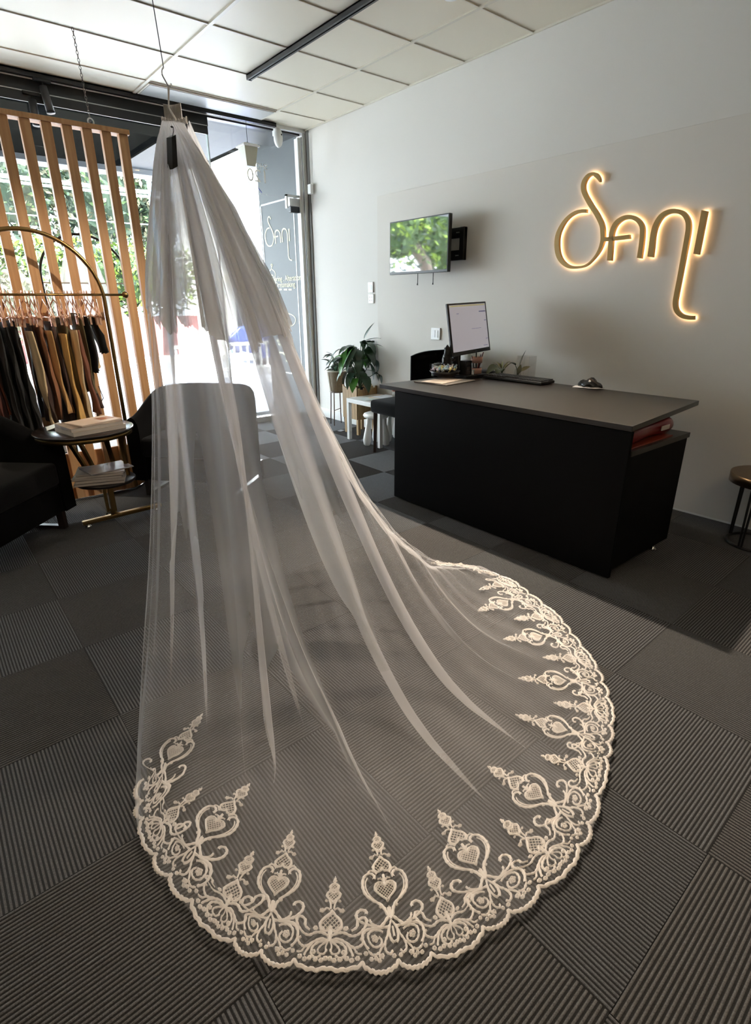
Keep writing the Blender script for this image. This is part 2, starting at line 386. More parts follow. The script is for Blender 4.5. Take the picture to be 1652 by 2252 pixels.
# unseen head added to the long track for warm light on the clothes rack
RX, RYY = a0.x, -3.35
t = thing('track_spotlight', 'unseen black spotlight added to the long ceiling track, aimed at the clothes rack', 'spotlight', (RX, RYY, HC-.03))
MB().box((RX-.016, RYY-.06, HC-.056), (RX+.016, RYY+.06, HC-.034)).build('adapter', m_blackp, t, bevel=.003)
MB().lathe([(.006, HC-.12), (.006, HC-.05)], 10, (RX, RYY, 0)).build('stem', m_blackp, t)
dd = (Vector((-2.95, -1.35, .95))-Vector((RX, RYY, HC-.12))).normalized(); pb = Vector((RX, RYY, HC-.12))
MB().tube([pb-dd*.06, pb+dd*.11], [.03, .03], 20).build('barrel', mat('spot_body_black', '#1c1c1e', .45), t, True)
ll = bpy.data.lights.new('added_rack_spot', 'SPOT'); ll.energy = 70; ll.color = (1, .86, .68); ll.spot_size = .72; ll.spot_blend = .6; ll.shadow_soft_size = .025
o = bpy.data.objects.new('added_rack_spot', ll); C.objects.link(o); o.location = pb+dd*.13; o.rotation_euler = dd.to_track_quat('-Z', 'Y').to_euler()
# wiring and boxes on the right of the door
t = thing('door_sensor', 'small white sensor box on the corner trim beside the door', 'sensor', (-.03, -.05, 2.36))
MB().box((-.05, -.09, 2.33), (-.012, -.03, 2.42)).build('housing', m_white, t, bevel=.006)
MB().tube([(-.014, -.045, 2.42), (-.014, -.045, 2.88)], .004, 6).tube([(-.014, -.045, 2.33), (-.014, -.045, 2.25)], .004, 6).build('cable', m_white, t)
t = thing('security_sensor', 'white dome security sensor above the door', 'sensor', (-.30, WY-.02, 2.8))
p = at(612, 303, 1, WY-.06)
MB().blob((p.x, p.y, p.z), (.045, .05, .085), 16, 10).build('dome', m_white, t, True)
MB().blob((p.x+.012, p.y-.045, p.z+.02), (.008, .008, .008), 10, 6).build('lens', m_black, t, True)
MB().box((p.x-.03, p.y, p.z+.02), (p.x+.03, WY+.003, p.z+.08)).build('bracket', m_white, t, bevel=.005)
# hanging glass lantern
p = at(545, 324, 1, -.05); a = Vector((p.x, -.05, HC))
t = thing('pendant_lantern', 'pale tapered lantern hanging on a black wire before the door glass', 'lantern', (p.x, -.05, p.z))
m_lant = mat('frosted_lantern', '#b5b3a0', .35)
def ring(hw, z, y0=-.05): return [(p.x-hw, y0-hw, z), (p.x+hw, y0-hw, z), (p.x+hw, y0+hw, z), (p.x-hw, y0+hw, z)]
vs = ring(.068, p.z)+ring(.045, p.z-.16); MB().add(vs, [(0, 1, 5, 4), (1, 2, 6, 5), (2, 3, 7, 6), (3, 0, 4, 7), (4, 5, 6, 7)]).build('shade', m_lant, t, solid=.003)
MB().box((p.x-.085, -.135, p.z-.004), (p.x+.085, .035, p.z+.012)).box((p.x-.07, -.12, p.z+.012), (p.x+.07, .02, p.z+.022)).build('rim', m_white, t, bevel=.003)
MB().tube([(p.x, -.05, HC-.01), (p.x, -.05, p.z+.02)], .0022, 6).build('wire', m_black, t)
MB().tube([(p.x+.014*math.cos(k*PI/5), -.05, p.z+.03+.014*math.sin(k*PI/5)) for k in range(10)], .002, 6, True).build('hook', m_black, t)
# ---------------------------------------------------------------- sign strokes
S = .26634
def stroke_outline(pts, n=7):
    """centre line with widths in photo units -> left and right edge"""
    q = spline(pts, n); L = []; R = []
    for i, (x, y, wd) in enumerate(q):
        a = q[max(0, i-1)]; b = q[min(len(q)-1, i+1)]; dx, dy = b[0]-a[0], b[1]-a[1]; l = math.hypot(dx, dy) or 1
        nx, ny = -dy/l*wd/2, dx/l*wd/2; L.append((x+nx, y+ny)); R.append((x-nx, y-ny))
    return L, R
LET = {
 'S': [[(522,188,8),(512,160,26),(490,132,36),(462,121,26),(425,135,28),(393,180,32),(383,230,34),(395,285,36),(440,370,38),(495,455,38),(536,540,38),(545,610,36),(542,680,32),(515,755,22),(470,820,14),(410,875,14),(340,893,20),(268,888,28),(212,850,34),(178,790,38),(166,705,38),(176,620,34),(212,540,28),(262,478,24),(320,440,26),(370,428,28),(414,428,30)]],
 'A': [[(600,838,38),(606,770,38),(612,690,38),(622,600,38),(655,530,38),(712,487,36),(775,478,36),(832,502,36),(868,555,38),(872,620,38),(862,720,38),(847,818,38)], [(552,662,34),(620,657,34),(770,640,34)]],
 'N': [[(938,808,46),(950,720,44),(962,620,42),(985,540,42),(1030,470,40),(1090,434,38),(1150,429,38),(1208,448,40),(1245,500,42),(1253,565,42),(1240,660,42),(1210,820,40),(1180,980,38),(1155,1110,38),(1143,1190,38),(1155,1250,38),(1195,1292,36),(1250,1308,34),(1303,1310,34)]],
 'I': [[(1387,425,50),(1353,605,48),(1318,785,46)]]}
def wallpt(x, y, px=-.055):
    return at(1180+x*S, 350+y*S, 0, px)
sg = thing('wall_sign', 'large gold backlit SANI lettering on the wall above the desk', 'sign', (-.05, -3.6, 1.6))
m_halo = mat('halo_led', '#ffd9a0', .5, emit=(1, .66, .34), es=3.2)
MAP = []
for ch, strokes in LET.items():
    mb = MB(); hb = MB()
    for st in strokes:
        L, R = stroke_outline(st)
        Lw = [wallpt(*q) for q in L]; Rw = [wallpt(*q) for q in R]; n = len(Lw)
        vs = Lw+Rw+[v+Vector((.022, 0, 0)) for v in Lw+Rw]
        fs = []
        for i in range(n-1):
            fs += [(i, i+1, n+i+1, n+i), (2*n+i, 3*n+i, 3*n+i+1, 2*n+i+1), (i, 2*n+i, 2*n+i+1, i+1), (n+i, n+i+1, 3*n+i+1, 3*n+i)]
        fs += [(0, n, 3*n, 2*n), (n-1, 3*n-1, 4*n-1, 2*n-1)]
        mb.add(vs, fs)
        MAP.append([((a.y+b.y)/2, (a.z+b.z)/2, (a-b).length) for a, b in zip(Lw, Rw)])
        Li = [a.lerp(b, .14)+Vector((.0225, 0, 0)) for a, b in zip(Lw, Rw)]; Ri = [b.lerp(a, .14)+Vector((.0225, 0, 0)) for a, b in zip(Lw, Rw)]
        hb.add(Li+Ri, [(i, n+i, n+i+1, i+1) for i in range(n-1)])
    lt = mb.build('letter_'+{'S': 's', 'A': 'a', 'N': 'n', 'I': 'i'}[ch], m_brass, sg)
    h = hb.build('backlight', m_halo, lt, solid=.002)
# ---------------------------------------------------------------- television
t = thing('television', 'black flat television on a wall bracket reflecting the trees outside', 'television', (-.1, -1.95, 1.7))
c0 = at(857.5, 490.5, 0, -.22); c1 = at(989, 466.4, 0, -.22); zt = (c0.z+c1.z)/2; zb = at(858, 605, 0, -.22).z
y0, y1 = c1.y, c0.y
m_screen = mat('screen_glass', '#05070a', .03, spec=1.0); 
b = m_screen.node_tree.nodes['Principled BSDF']; b.inputs['Coat Weight'].default_value = 1; b.inputs['Coat IOR'].default_value = 2.2; b.inputs['IOR'].default_value = 2.0
MB().box((-.22, y0, zb), (-.185, y1, zt)).build('casing', m_blackp, t, bevel=.003)
MB().box((-.2215, y0+.009, zb+.02), (-.2195, y1-.009, zt-.009)).build('screen', m_screen, t)
pp0 = at(1023, 498, 0, -.05); pp1 = at(1019, 571.5, 0, -.05)
br = MB(); yb = pp0.y; zc0, zc1 = pp1.z, pp0.z
br.box((-.06, yb, zc0), (PX, yb+.045, zc1)).box((-.05, yb, zc1-.075), (PX, yb+.42, zc1)).box((-.05, yb, zc0), (PX, yb+.42, zc0+.075)).box((-.05, yb+.38, zc0), (PX, yb+.42, zc1))
br.build('wall_bracket', m_black, t, bevel=.003)
MB().box((-.185, yb+.16, zc0+.02), (-.04, yb+.22, zc1-.02)).build('arm', m_black, t, bevel=.003)
for zz_b in (zc1-.035, zc0+.035): MB().blob((-.053, yb+.03, zz_b), .007).build('bolt', m_alu, t)
for zz_b in (zc1-.036, zc0+.036): MB().box((-.053, yb+.055, zz_b-.004), (-.05, yb+.09, zz_b+.004)).build('bracket_slot', m_alu, t)
for k, q in enumerate((919, 953)):
    e = at(q, 600, 0, -.17)
    MB().tube([(e.x, e.y, zb+.01), (e.x, e.y, zb-.07), (e.x, e.y+.002, zb-.088)], [.003, .003, .006], 8).build('pull_cord', m_blackp, t)
# switches
def plate(x, y, z, w_, h_, lab, cat, screen=False, holes=False):
    t = thing({'thermostat': 'thermostat', 'switch': 'light_switch', 'socket': 'power_socket'}[cat], lab, {'thermostat': 'thermostat', 'switch': 'switch', 'socket': 'socket'}[cat], (x, y, z))
    MB().box((x-.014, y-w_/2, z-h_/2), (x, y+w_/2, z+h_/2)).build('plate', m_white, t, bevel=.003)
    if screen: MB().box((x-.016, y-w_*.28, z-h_*.25), (x-.013, y+w_*.2, z+h_*.25)).build('display', mat('grey_display', '#8f969a', .2), t)
    if cat == 'switch': MB().box((x-.018, y-w_*.3, z-h_*.3), (x-.013, y-.002, z+h_*.3)).box((x-.018, y+.002, z-h_*.3), (x-.013, y+w_*.3, z+h_*.3)).build('rocker', mat('switch_white', '#dcdcda', .3), t, bevel=.001)
    if holes:
        mb = MB()
        for a in (-.2, .2):
            for b_ in (-.18, .18): mb.box((x-.0155, y+a*w_-.004, z+b_*h_-.003), (x-.0138, y+a*w_+.006, z+b_*h_+.003))
        mb.build('outlet_slots', mat('slot_grey', '#777', .5), t)
p = at(817, 632, 0, 0); plate(0, p.y, p.z, .075, .095, 'white thermostat with a grey display on the wall left of the television', 'thermostat', True)
p = at(818, 657, 0, 0); plate(0, p.y, p.z, .08, .085, 'white power socket just below the thermostat', 'socket', holes=True)
p = at(960, 734, 0, PX); plate(PX, p.y, p.z, .11, .10, 'white double light switch on the panel left of the computer monitor', 'switch')
# ---------------------------------------------------------------- desk
DZ = .765; fx = -1.265; dy0, dy1 = -4.42, -2.83
dk = thing('reception_desk', 'black reception desk with a solid front panel and overhanging top', 'desk', (-.95, -3.6, 0))
MB().box((fx, dy0, .012), (fx+.02, dy1, .735)).build('front_panel', m_desk, dk, bevel=.001)
MB().prism([(-1.28, -4.425), (-.375, -4.335), (-.375, -2.70), (-1.28, -2.69)], DZ-.025, DZ).build('desktop', m_desktop, dk, bevel=.001)
MB().box((fx+.02, dy0, .055), (-.66, dy0+.02, .62)).build('side_panel', m_desk, dk)
MB().box((fx+.02, dy1-.02, .03), (-.62, dy1, .735)).build('side_panel', m_desk, dk)
MB().box((fx+.02, dy0-.005, .62), (-.645, dy0+.45, .645)).build('cabinet_top', m_desktop, dk, bevel=.001)
MB().box((-.675, dy0+.02, .055), (-.66, dy0+.45, .62)).build('cabinet_door', m_desk, dk)
MB().box((fx+.02, dy0+.43, .055), (-.66, dy0+.45, .62)).build('cabinet_panel', m_desk, dk)
MB().box((fx+.02, dy0+.02, .055), (-.66, dy0+.45, .07)).build('cabinet_base', m_desk, dk)
for x, y in ((fx+.05, dy0+.04), (-.735, dy0+.035), (fx+.05, dy1-.06), (-.70, dy1-.06)):
    MB().lathe([(.022, 0), (.024, .006), (.012, .012), (.010, .05), (.018, .055)], 16, (x, y, .0)).build('foot', m_chrome, dk, True)
# red bag on the cabinet
bag = thing('red_bag', 'shiny dark red rolled bag with a pale label on the desk end shelf', 'bag', (-.95, dy0+.1, .645))
m_red = mat('red_vinyl', '#76141c', .3, bump=.05, scale=12)
pts = []
P = []
for i in range(15):
    f = i/14; x = lerp(fx+.03, -.735, f); r = .042*(1-(abs(f-.5)*2)**6*.5)+.006*math.sin(f*9)
    P.append([(x, dy0+.075+r*1.05*math.cos(a), .645+.05+r*math.sin(a)) for a in [2*PI*k/20 for k in range(21)]])
MB().grid(P, 15, 21).build('pouch', m_red, bag, True)
MB().box((-.93, dy0+.018, .69), (-.85, dy0+.022, .712), 0).build('paper_label', mat('bag_label', '#cfc3ba', .5), bag)
MB().box((fx+.03, dy0+.015, .645), (-.80, dy0+.17, .652)).build('strap', mat('orange_strap', '#7d2c14', .4), bag, bevel=.002)
# ---------------------------------------------------------------- things on the desk
mo = thing('computer_monitor', 'computer monitor showing a white page at the window end of the desk', 'monitor', (-.45, -2.72, DZ))
bl, br_, tl, trr = Vector((-.65, -2.75, .905)), Vector((-.232, -2.75, .93)), Vector((-.648, -2.675, 1.262)), Vector((-.236, -2.675, 1.276))
n = (br_-bl).cross(tl-bl).normalized()
def quadslab(a, b, c, d, th, off=0): 
    q = [a+n*off, b+n*off, c+n*off, d+n*off]; return q+[v-n*th for v in q]
FS = [(0, 1, 2, 3), (4, 7, 6, 5), (0, 4, 5, 1), (1, 5, 6, 2), (2, 6, 7, 3), (3, 7, 4, 0)]
MB().add(quadslab(bl, br_, trr, tl, .018), FS).build('bezel', m_blackp, mo, bevel=.003)
def bil(u, v): return bl.lerp(br_, u).lerp(tl.lerp(trr, u), v)
m_page = mat('lit_page', '#b9b6bb', .3, emit='#e9e6f2', es=.07)
MB().add([v+n*.0015 for v in (bil(.035, .075), bil(.965, .075), bil(.965, .965), bil(.035, .965))], [(0, 1, 2, 3)]).build('screen', m_page, mo)
m_ink = mat('page_ink', '#6d6f9c', .4, emit='#6d6f9c', es=.03); m_bar = mat('page_bar', '#d6cf9a', .4, emit='#d8d0a0', es=.05)
mk = MB()
for (u0, v0, u1, v1) in ((.78, .80, .95, .82), (.9, .62, .95, .635), (.2, .79, .26, .80), (.55, .48, .8, .487), (.9, .25, .95, .26), (.82, .12, .93, .13)):
    mk.add([v+n*.0022 for v in (bil(u0, v0), bil(u1, v0), bil(u1, v1), bil(u0, v1))], [(0, 1, 2, 3)])
mk.build('page_text', m_ink, mo)
MB().add([v+n*.0022 for v in (bil(.05, .93), bil(.95, .93), bil(.95, .955), bil(.05, .955))], [(0, 1, 2, 3)]).build('page_toolbar', m_bar, mo)
MB().tube([(-.52, -2.66, DZ+.015), (-.50, -2.64, .9), (-.46, -2.655, 1.06)], [.035, .028, .03], 10).build('stand', m_blackp, mo, True)
MB().lathe([(.001, DZ), (.11, DZ), (.105, DZ+.012), (.03, DZ+.02)], 28, (-.51, -2.67, 0), sy=.55).build('stand_base', m_blackp, mo, True)
# keyboard
ka = at(1080, 829, 2, DZ); kb = at(1208, 851, 2, DZ); 
kc = Vector((-.47, (-2.93-3.46)/2, DZ)); kt = thing('keyboard', 'black computer keyboard along the back edge of the desktop', 'keyboard', kc)
MB().box((kc.x-.075, -3.44, DZ+.004), (kc.x+.075, -2.95, DZ+.022)).build('case', mat('keyboard_case', '#1d1d1e', .5), kt, bevel=.005)
kk = MB()
for r in range(6):
    for c in range(21):
        y = -3.43+c*.0228; x = kc.x+.062-r*.0235
        if r == 5 and 7 < c < 13: continue
        kk.box((x-.009, y+.002, DZ+.022), (x+.009, y+.020, DZ+.030))
kk.build('keys', mat('keyboard_keys', '#3a3a3a', .45), kt)
# low black document tray under the pen cup, phone
t = thing('desk_tray', 'flat black tray behind the pen cup', 'tray', (-.45, -2.8, DZ))
MB().box((-.66, -2.90, DZ), (-.39, -2.775, DZ+.02)).build('body', m_blackp, t, bevel=.004)
# pen cup
pc = Vector((-.50, -2.85, DZ+.02))
t = thing('pen_cup', 'clear cup with pink trim holding pens in front of the monitor', 'pen holder', pc)
m_clear = glass('clear_acrylic', (.95, .95, .95)); m_pink = mat('pink_paper', '#b28a7c', .6)
def frus(r0, r1, z0, z1, seg=24): return MB().lathe([(r0, z0), (r1, z1), (r1-.003, z1), (r0-.003, z0)], seg, (pc.x, pc.y, pc.z))
frus(.038, .040, .0, .115).build('cup', m_clear, t, True)
frus(.0385, .0392, .002, .042).build('lower_band', m_pink, t, True); frus(.0400, .0415, .078, .118).build('upper_band', m_pink, t, True)
for k, (dx, dy, h, r, cl) in enumerate(((-.01, 0, .165, .005, '#101012'), (.005, .01, .15, .006, '#b9c0b4'), (.03, -.01, .135, .004, '#3b1f22'), (.05, -.015, .15, .004, '#54201f'), (-.045, .01, .13, .003, '#1b1b1e'), (.012, -.02, .12, .004, '#8a1f22'))):
    tag(MB().tube([pc+Vector((dx*.2, dy*.2, .006)), pc+Vector((dx, dy, h))], r, 8).build('pen', mat('pen_%s' % cl[1:], cl, .35), None, True),
        ['black marker standing upright in the pen cup', 'pale white marker in the middle of the pen cup', 'short maroon pencil leaning right in the pen cup', 'longest dark red pencil leaning right in the pen cup', 'thin black pen leaning left in the pen cup', 'short red pen low inside the clear pen cup'][k], 'pen', 'pens in the desk cup')
# desk calendar / card holder black
t = thing('desk_organiser', 'small black mesh organiser between the monitor stand and the pen cup', 'organiser', (-.585, -2.83, DZ+.02))
for k in range(3): MB().box((-.612, -2.85, DZ+.022+k*.03), (-.562, -2.80, DZ+.046+k*.03)).build('drawer', mat('organiser_grey', '#33302e', .5), t, bevel=.002)
MB().box((-.62, -2.855, DZ+.02), (-.612, -2.795, DZ+.115)).box((-.562, -2.855, DZ+.02), (-.556, -2.795, DZ+.115)).box((-.62, -2.855, DZ+.112), (-.556, -2.795, DZ+.117)).build('frame', m_blackp, t)
t = thing('small_box', 'tiny white box with a dark opening left of the pen cup', 'box', (-.545, -2.84, DZ+.02))
MB().box((-.553, -2.868, DZ+.02), (-.543, -2.84, DZ+.05)).box((-.553+.028, -2.868, DZ+.02), (-.52, -2.84, DZ+.05)).box((-.553, -2.868, DZ+.046), (-.52, -2.84, DZ+.052)).build('shell', m_white, t)
# mouse / black pouch
tag(MB().blob((-.385, -2.86, DZ+.022), (.06, .07, .024), 20, 10).build('computer_mouse', m_blackp, None, True), 'black rounded computer mouse beside the pen cup at the keyboard end', 'mouse')
# bowl of wrapped sweets
bc = Vector((-.775, -2.80, DZ+.016))
t = thing('bowl', 'shallow black bowl full of wrapped sweets on the desk', 'bowl', bc)
MB().lathe([(.035, 0), (.05, .002), (.085, .022), (.108, .042), (.104, .043), (.08, .026), (.045, .008), (.001, .006)], 32, bc).build('shell', m_blackp, t, True)
swc = ['#dfe6e6', '#f0e7b0', '#bcd8e2', '#e3d3d8', '#7fb7c4', '#efe3a4']
rnd = random.Random(5); first = []
for cname, cl in (('pale', '#dfe6e6'), ('yellow', '#e9dd9a'), ('light blue', '#a9cbd8'), ('pinkish', '#ddc9d0')):
    mb = MB().blob((0, 0, 0), (.013, .009, .009), 8, 6, .3, 3); 
    for s in (-1, 1): mb.add([(s*.012, 0, 0), (s*.024, -.008, .004), (s*.024, .008, -.003), (s*.022, 0, .008)], [(0, 1, 3), (0, 3, 2)])
    o = mb.build('wrapped_sweet', mat('sweet_'+cname.replace(' ', '_'), cl, .3), None, True); first.append((o, cname))
used = set()
for k in range(30):
    o, cname = first[(k*7//3) % 4 if k > 3 else k]
    a = k*2.4; r = .088*math.sqrt((k+.5)/30); px, py = bc.x+r*math.cos(a), bc.y+r*math.sin(a)
    c = o if o.name not in used else o.copy()
    if c is not o: C.objects.link(c)
    used.add(o.name)
    c.location = (px, py, bc.z+.048+.016*rnd.random()+.012*(1-r/.09)); c.rotation_euler = (rnd.uniform(0, 3), rnd.uniform(0, 3), rnd.uniform(0, 6))
    tag(c, cname+' foil wrapped sweet in the black bowl', 'sweet', cname+' sweets in the black bowl')
# clear card holder
cc = Vector((-.72, -2.70, DZ))
t = thing('card_holder', 'clear acrylic card holder standing behind the bowl of sweets', 'card holder', cc)
MB().box((cc.x-.065, cc.y-.003, DZ+.02), (cc.x+.065, cc.y+.003, DZ+.105)).box((cc.x-.065, cc.y, DZ), (cc.x+.065, cc.y+.07, DZ+.004)).box((cc.x-.065, cc.y, DZ+.004), (cc.x-.062, cc.y+.04, DZ+.1)).box((cc.x+.062, cc.y, DZ+.004), (cc.x+.065, cc.y+.04, DZ+.1)).build('holder', m_clear, t)
MB().box((cc.x-.058, cc.y+.008, DZ+.01), (cc.x+.058, cc.y+.028, DZ+.095)).build('cards', mat('grey_cards', '#6d6e70', .5), t)
# dark statuette
sx, sy = -.655, -2.705
t = thing('figurine', 'small dark seated figurine on the desk behind the card holder', 'figurine', (sx, sy, DZ))
m_fig = mat('dark_bronze', '#17130f', .45, var=.3, scale=60, bump=.4)
zz = DZ
mb = MB().lathe([(.05, 0), (.052, .02), (.044, .03)], 20, (sx, sy, zz))
mb.build('base', m_fig, t, True)
mb = MB().blob((sx, sy, zz+.07), (.048, .04, .045), 14, 10, .15, 1).blob((sx-.002, sy, zz+.115), (.038, .034, .055), 14, 10, .15, 2).blob((sx-.008, sy-.008, zz+.172), (.026, .026, .03), 14, 10, .12, 3).blob((sx-.03, sy-.02, zz+.075), (.03, .03, .022), 10, 8, .2, 4).blob((sx+.03, sy-.02, zz+.07), (.03, .03, .022), 10, 8, .2, 5)
mb.tube([(sx+.03, sy, zz+.13), (sx+.05, sy-.01, zz+.11), (sx+.064, sy-.02, zz+.12)], [.014, .011, .006], 8).tube([(sx-.03, sy, zz+.13), (sx-.046, sy-.02, zz+.10), (sx-.02, sy-.03, zz+.085)], [.014, .011, .008], 8)
mb.lathe([(.02, zz+.19), (.026, zz+.198), (.012, zz+.21), (.004, zz+.222)], 12, (sx-.008, sy-.005, 0))
mb.build('body', m_fig, t, True)
# brochures
def sheet(name, c, w_, d_, z, h, rz, m, parent=None):
    return MB().box((c[0]-w_/2, c[1]-d_/2, z), (c[0]+w_/2, c[1]+d_/2, z+h), rz, (c[0], c[1], z)).build(name, m, parent, bevel=.0008)
m_mag = mat('magazine_pages', '#b9b0a6', .6); m_cover = mat('printed_cover', '#a99c90', .35, col2='#d8c9ba', scale=9)
t = thing('desk_pad', 'grey rounded folder with a printed brochure on the desktop corner', 'folder', (-.86, -2.90, DZ))
MB().box((-1.03, -3.03, DZ), (-.70, -2.75, DZ+.008), .12).build('folder', mat('grey_folder', '#6f6a64', .4), t, bevel=.006)
sheet('brochure', (-.90, -2.90), .26, .17, DZ+.008, .004, .2, m_cover, t)
# black mask on tissue
p = at(1297, 853, 2, DZ)
t = tag(MB().add([(p.x+a, p.y+b, DZ+.002+.006*abs(math.sin(k*2.1))) for k, (a, b) in enumerate(((-.06, .085), (-.015, .09), (.04, .06), (.05, -.03), (.02, -.09), (-.05, -.075)))]+[(p.x, p.y, DZ+.012)], [(i, (i+1) % 6, 6) for i in range(6)]).build('paper_napkin', mat('white_tissue', '#dedad4', .8), None, True, solid=.001), 'crumpled white paper napkin under the black pouch on the desktop', 'napkin')
mb = MB(); P = []
for i in range(17):
    u = i/16; a = math.sin(PI*u)**.7
    P.append([(p.x+.045*a*math.cos(v), p.y+(u-.5)*-.17, DZ+.010+.045*a*max(0, math.sin(v))*(1+.2*math.sin(u*14))+.004*math.sin(v*3+u*20)) for v in [PI*k/12 for k in range(13)]])
t = thing('satin_pouch', 'crumpled shiny black pouch lying on a napkin on the desktop', 'pouch', (p.x, p.y, DZ))
mb.grid(P, 17, 13).build('body', mat('black_satin', '#0b0a0a', .25, bump=.4, scale=40), t, True, solid=.001)
mb = MB()
for k in range(7): mb.blob((p.x-.01+.006*math.sin(k*3), p.y+.0-.006*k+.01*math.cos(k*2), DZ+.056-.0012*k*k*.3), .0022, 6, 4)
mb.build('beads', mat('silver_beads', '#d8d4cc', .15, 1), t)
# ---------------------------------------------------------------- plants
def leaf_mesh(mb, base, d, L, Wd, droop, roll=0, seg=7):
    """a broad folded leaf from base along direction d, bending down"""
    d = Vector(d).normalized(); side = d.cross(Vector((0, 0, 1)))
    side = side.normalized() if side.length > .05 else Vector((1, 0, 0))
    side = Matrix.Rotation(roll, 3, d)@side
    p = Vector(base); P = []
    for i in range(seg+1):
        t = i/seg; wdt = Wd*(math.sin(PI*min(1, t*1.02)**.8)**.8 if 0 < t < 1 else .02)
        nrm = side.cross(d)
        P.append([p-side*wdt*.5+nrm*wdt*.12, p, p+side*wdt*.5+nrm*wdt*.12])
        d = (d+Vector((0, 0, -droop/seg))).normalized(); p = p+d*(L/seg)
    mb.grid(P, seg+1, 3)
m_leaf = mat('dark_leaf', '#1d3a20', .35, var=.35, scale=14); m_leafb = mat('bright_leaf', '#3f7a24', .35, var=.25, scale=10); m_leafg = mat('greyish_leaf', '#44574a', .3, var=.25, scale=12)
m_stem = mat('green_stem', '#37502c', .5); m_soil = mat('potting_soil', '#241b15', .95, bump=.5, scale=60)
m_wick = mat('wicker', '#a89c86', .7, col2='#7f725f', scale=60, stretch=(1, 1, 9), bump=.5)
# plant A on wire stand
ax_, ay = -.155, -.60
t = thing('plant_stand_pot', 'pale wicker planter raised on thin curved legs by the door', 'planter', (ax_, ay, 0))
P = []
MB().lathe([(.070, .37), (.075, .38), (.100, .57), (.103, .585), (.095, .585), (.092, .57), (.066, .385)], 28, (ax_, ay, 0)).build('basket', m_wick, t, True)
MB().lathe([(.103, .578), (.109, .585), (.103, .593), (.095, .585)], 28, (ax_, ay, 0)).build('rim', mat('pale_rim', '#d9d3c3', .5), t, True)
MB().lathe([(.001, .57), (.091, .57), (.091, .565), (.001, .565)], 20, (ax_, ay, 0)).build('soil', m_soil, t)
mb = MB()
for k in range(6):
    a = 2*PI*k/6; mb.box((-.004, -.003, .405), (.004, .003, .67)) if False else mb.tube([(ax_+.075*math.cos(a), ay+.075*math.sin(a), .38), (ax_+.102*math.cos(a), ay+.102*math.sin(a), .58)], .004, 6)
mb.build('ribs', mat('dark_cane', '#8c7a63', .6), t)
for k in range(4):
    a = 2*PI*k/4+.5; ca, sa = math.cos(a), math.sin(a)
    MB().tube([(ax_+.070*ca, ay+.070*sa, .39), (ax_+.073*ca, ay+.073*sa, .35), (ax_+.078*ca, ay+.078*sa, .2), (ax_+.088*ca, ay+.088*sa, .006)], .006, 8).build('leg', mat('brown_cane', '#6e5d54', .5), t, True)
MB().tube([(ax_+.070*math.cos(2*PI*k/20), ay+.070*math.sin(2*PI*k/20), .365) for k in range(20)], .007, 6, True).tube([(ax_+.08*math.cos(.5), ay+.08*math.sin(.5), .17), (ax_-.08*math.cos(.5), ay-.08*math.sin(.5), .17)], .004, 6).build('brace', mat('brown_cane2', '#6e5d54', .5), t)
def bush(name, lab, cat, base, n, R0, L, Wd, zlo, zhi, mats, seed, droop=1.2):
    rnd = random.Random(seed); t = thing(name, lab, cat, base)
    mbs = {m.name: (MB(), m) for m in mats}; st = MB()
    for k in range(n):
        a = rnd.uniform(0, 2*PI); h = rnd.uniform(zlo, zhi); r = R0*math.sqrt(rnd.random())
        b0 = Vector(base)+Vector((r*.3*math.cos(a), r*.3*math.sin(a), 0)); b1 = Vector(base)+Vector((r*math.cos(a), r*math.sin(a), h))
        st.tube(spline([b0, b0.lerp(b1, .5)+Vector((0, 0, .04)), b1], 3), .003, 5)
        m = mats[rnd.randrange(len(mats)) if k % 3 else 0]
        leaf_mesh(mbs[m.name][0], b1, (math.cos(a), math.sin(a), rnd.uniform(-.3, .9)), L*rnd.uniform(.7, 1.2), Wd*rnd.uniform(.7, 1.1), droop*rnd.uniform(.4, 1.6), rnd.uniform(-.5, .5))
    for k, (mb, m) in mbs.items():
        if mb.v: mb.build('leaves' if m is mats[0] else 'lighter_leaves', m, t, True)
    st.build('stems', m_stem, t)
    for ob in t.children:
        for v in ob.data.vertices: v.co.x = min(v.co.x, -.02)
    return t
bush('rubber_plant', 'small dark leafed plant growing in the wicker planter', 'plant', (ax_, ay, .572), 34, .07, .10, .045, .02, .19, [m_leaf, m_leafg], 4, .6)
# plant B in a bamboo box
bx_, by = -.185, -1.05
t = thing('bamboo_planter', 'square bamboo slat planter box behind the white table', 'planter', (bx_, by, 0))
m_bam = mat('bamboo', '#b59567', .5, col2='#8e7048', scale=5, stretch=(14, 14, .4), bump=.2)
mb = MB(); s = .12
for k in range(11):
    x = bx_-s+2*s*k/11; h = .475+.02*math.sin(k*5.3)
    mb.box((x+.001, by-s-.012, .16), (x+2*s/11-.001, by-s, h)).box((x+.001, by+s, .16), (x+2*s/11-.001, by+s+.012, h))
    y = by-s+2*s*k/11; mb.box((bx_-s-.012, y+.001, .16), (bx_-s, y+2*s/11-.001, h+.01)).box((bx_+s, y+.001, .16), (bx_+s+.012, y+2*s/11-.001, h))
mb.box((bx_-s, by-s, .16), (bx_+s, by+s, .18))
mb.build('slats', m_bam, t)
for sx_ in (-1, 1):
    for sy_ in (-1, 1): MB().box((bx_+sx_*.10-.015, by+sy_*.10-.015, 0), (bx_+sx_*.10+.015, by+sy_*.10+.015, .16)).build('leg', m_bam, t)
MB().box((bx_-s, by-s, .42), (bx_+s, by+s, .44)).build('soil', m_soil, t)
t = thing('peace_lily', 'tall bushy plant with large drooping dark leaves in the bamboo box', 'plant', (bx_, by, .44))
rnd = random.Random(11); A = {0: MB(), 1: MB(), 2: MB()}; st = MB()
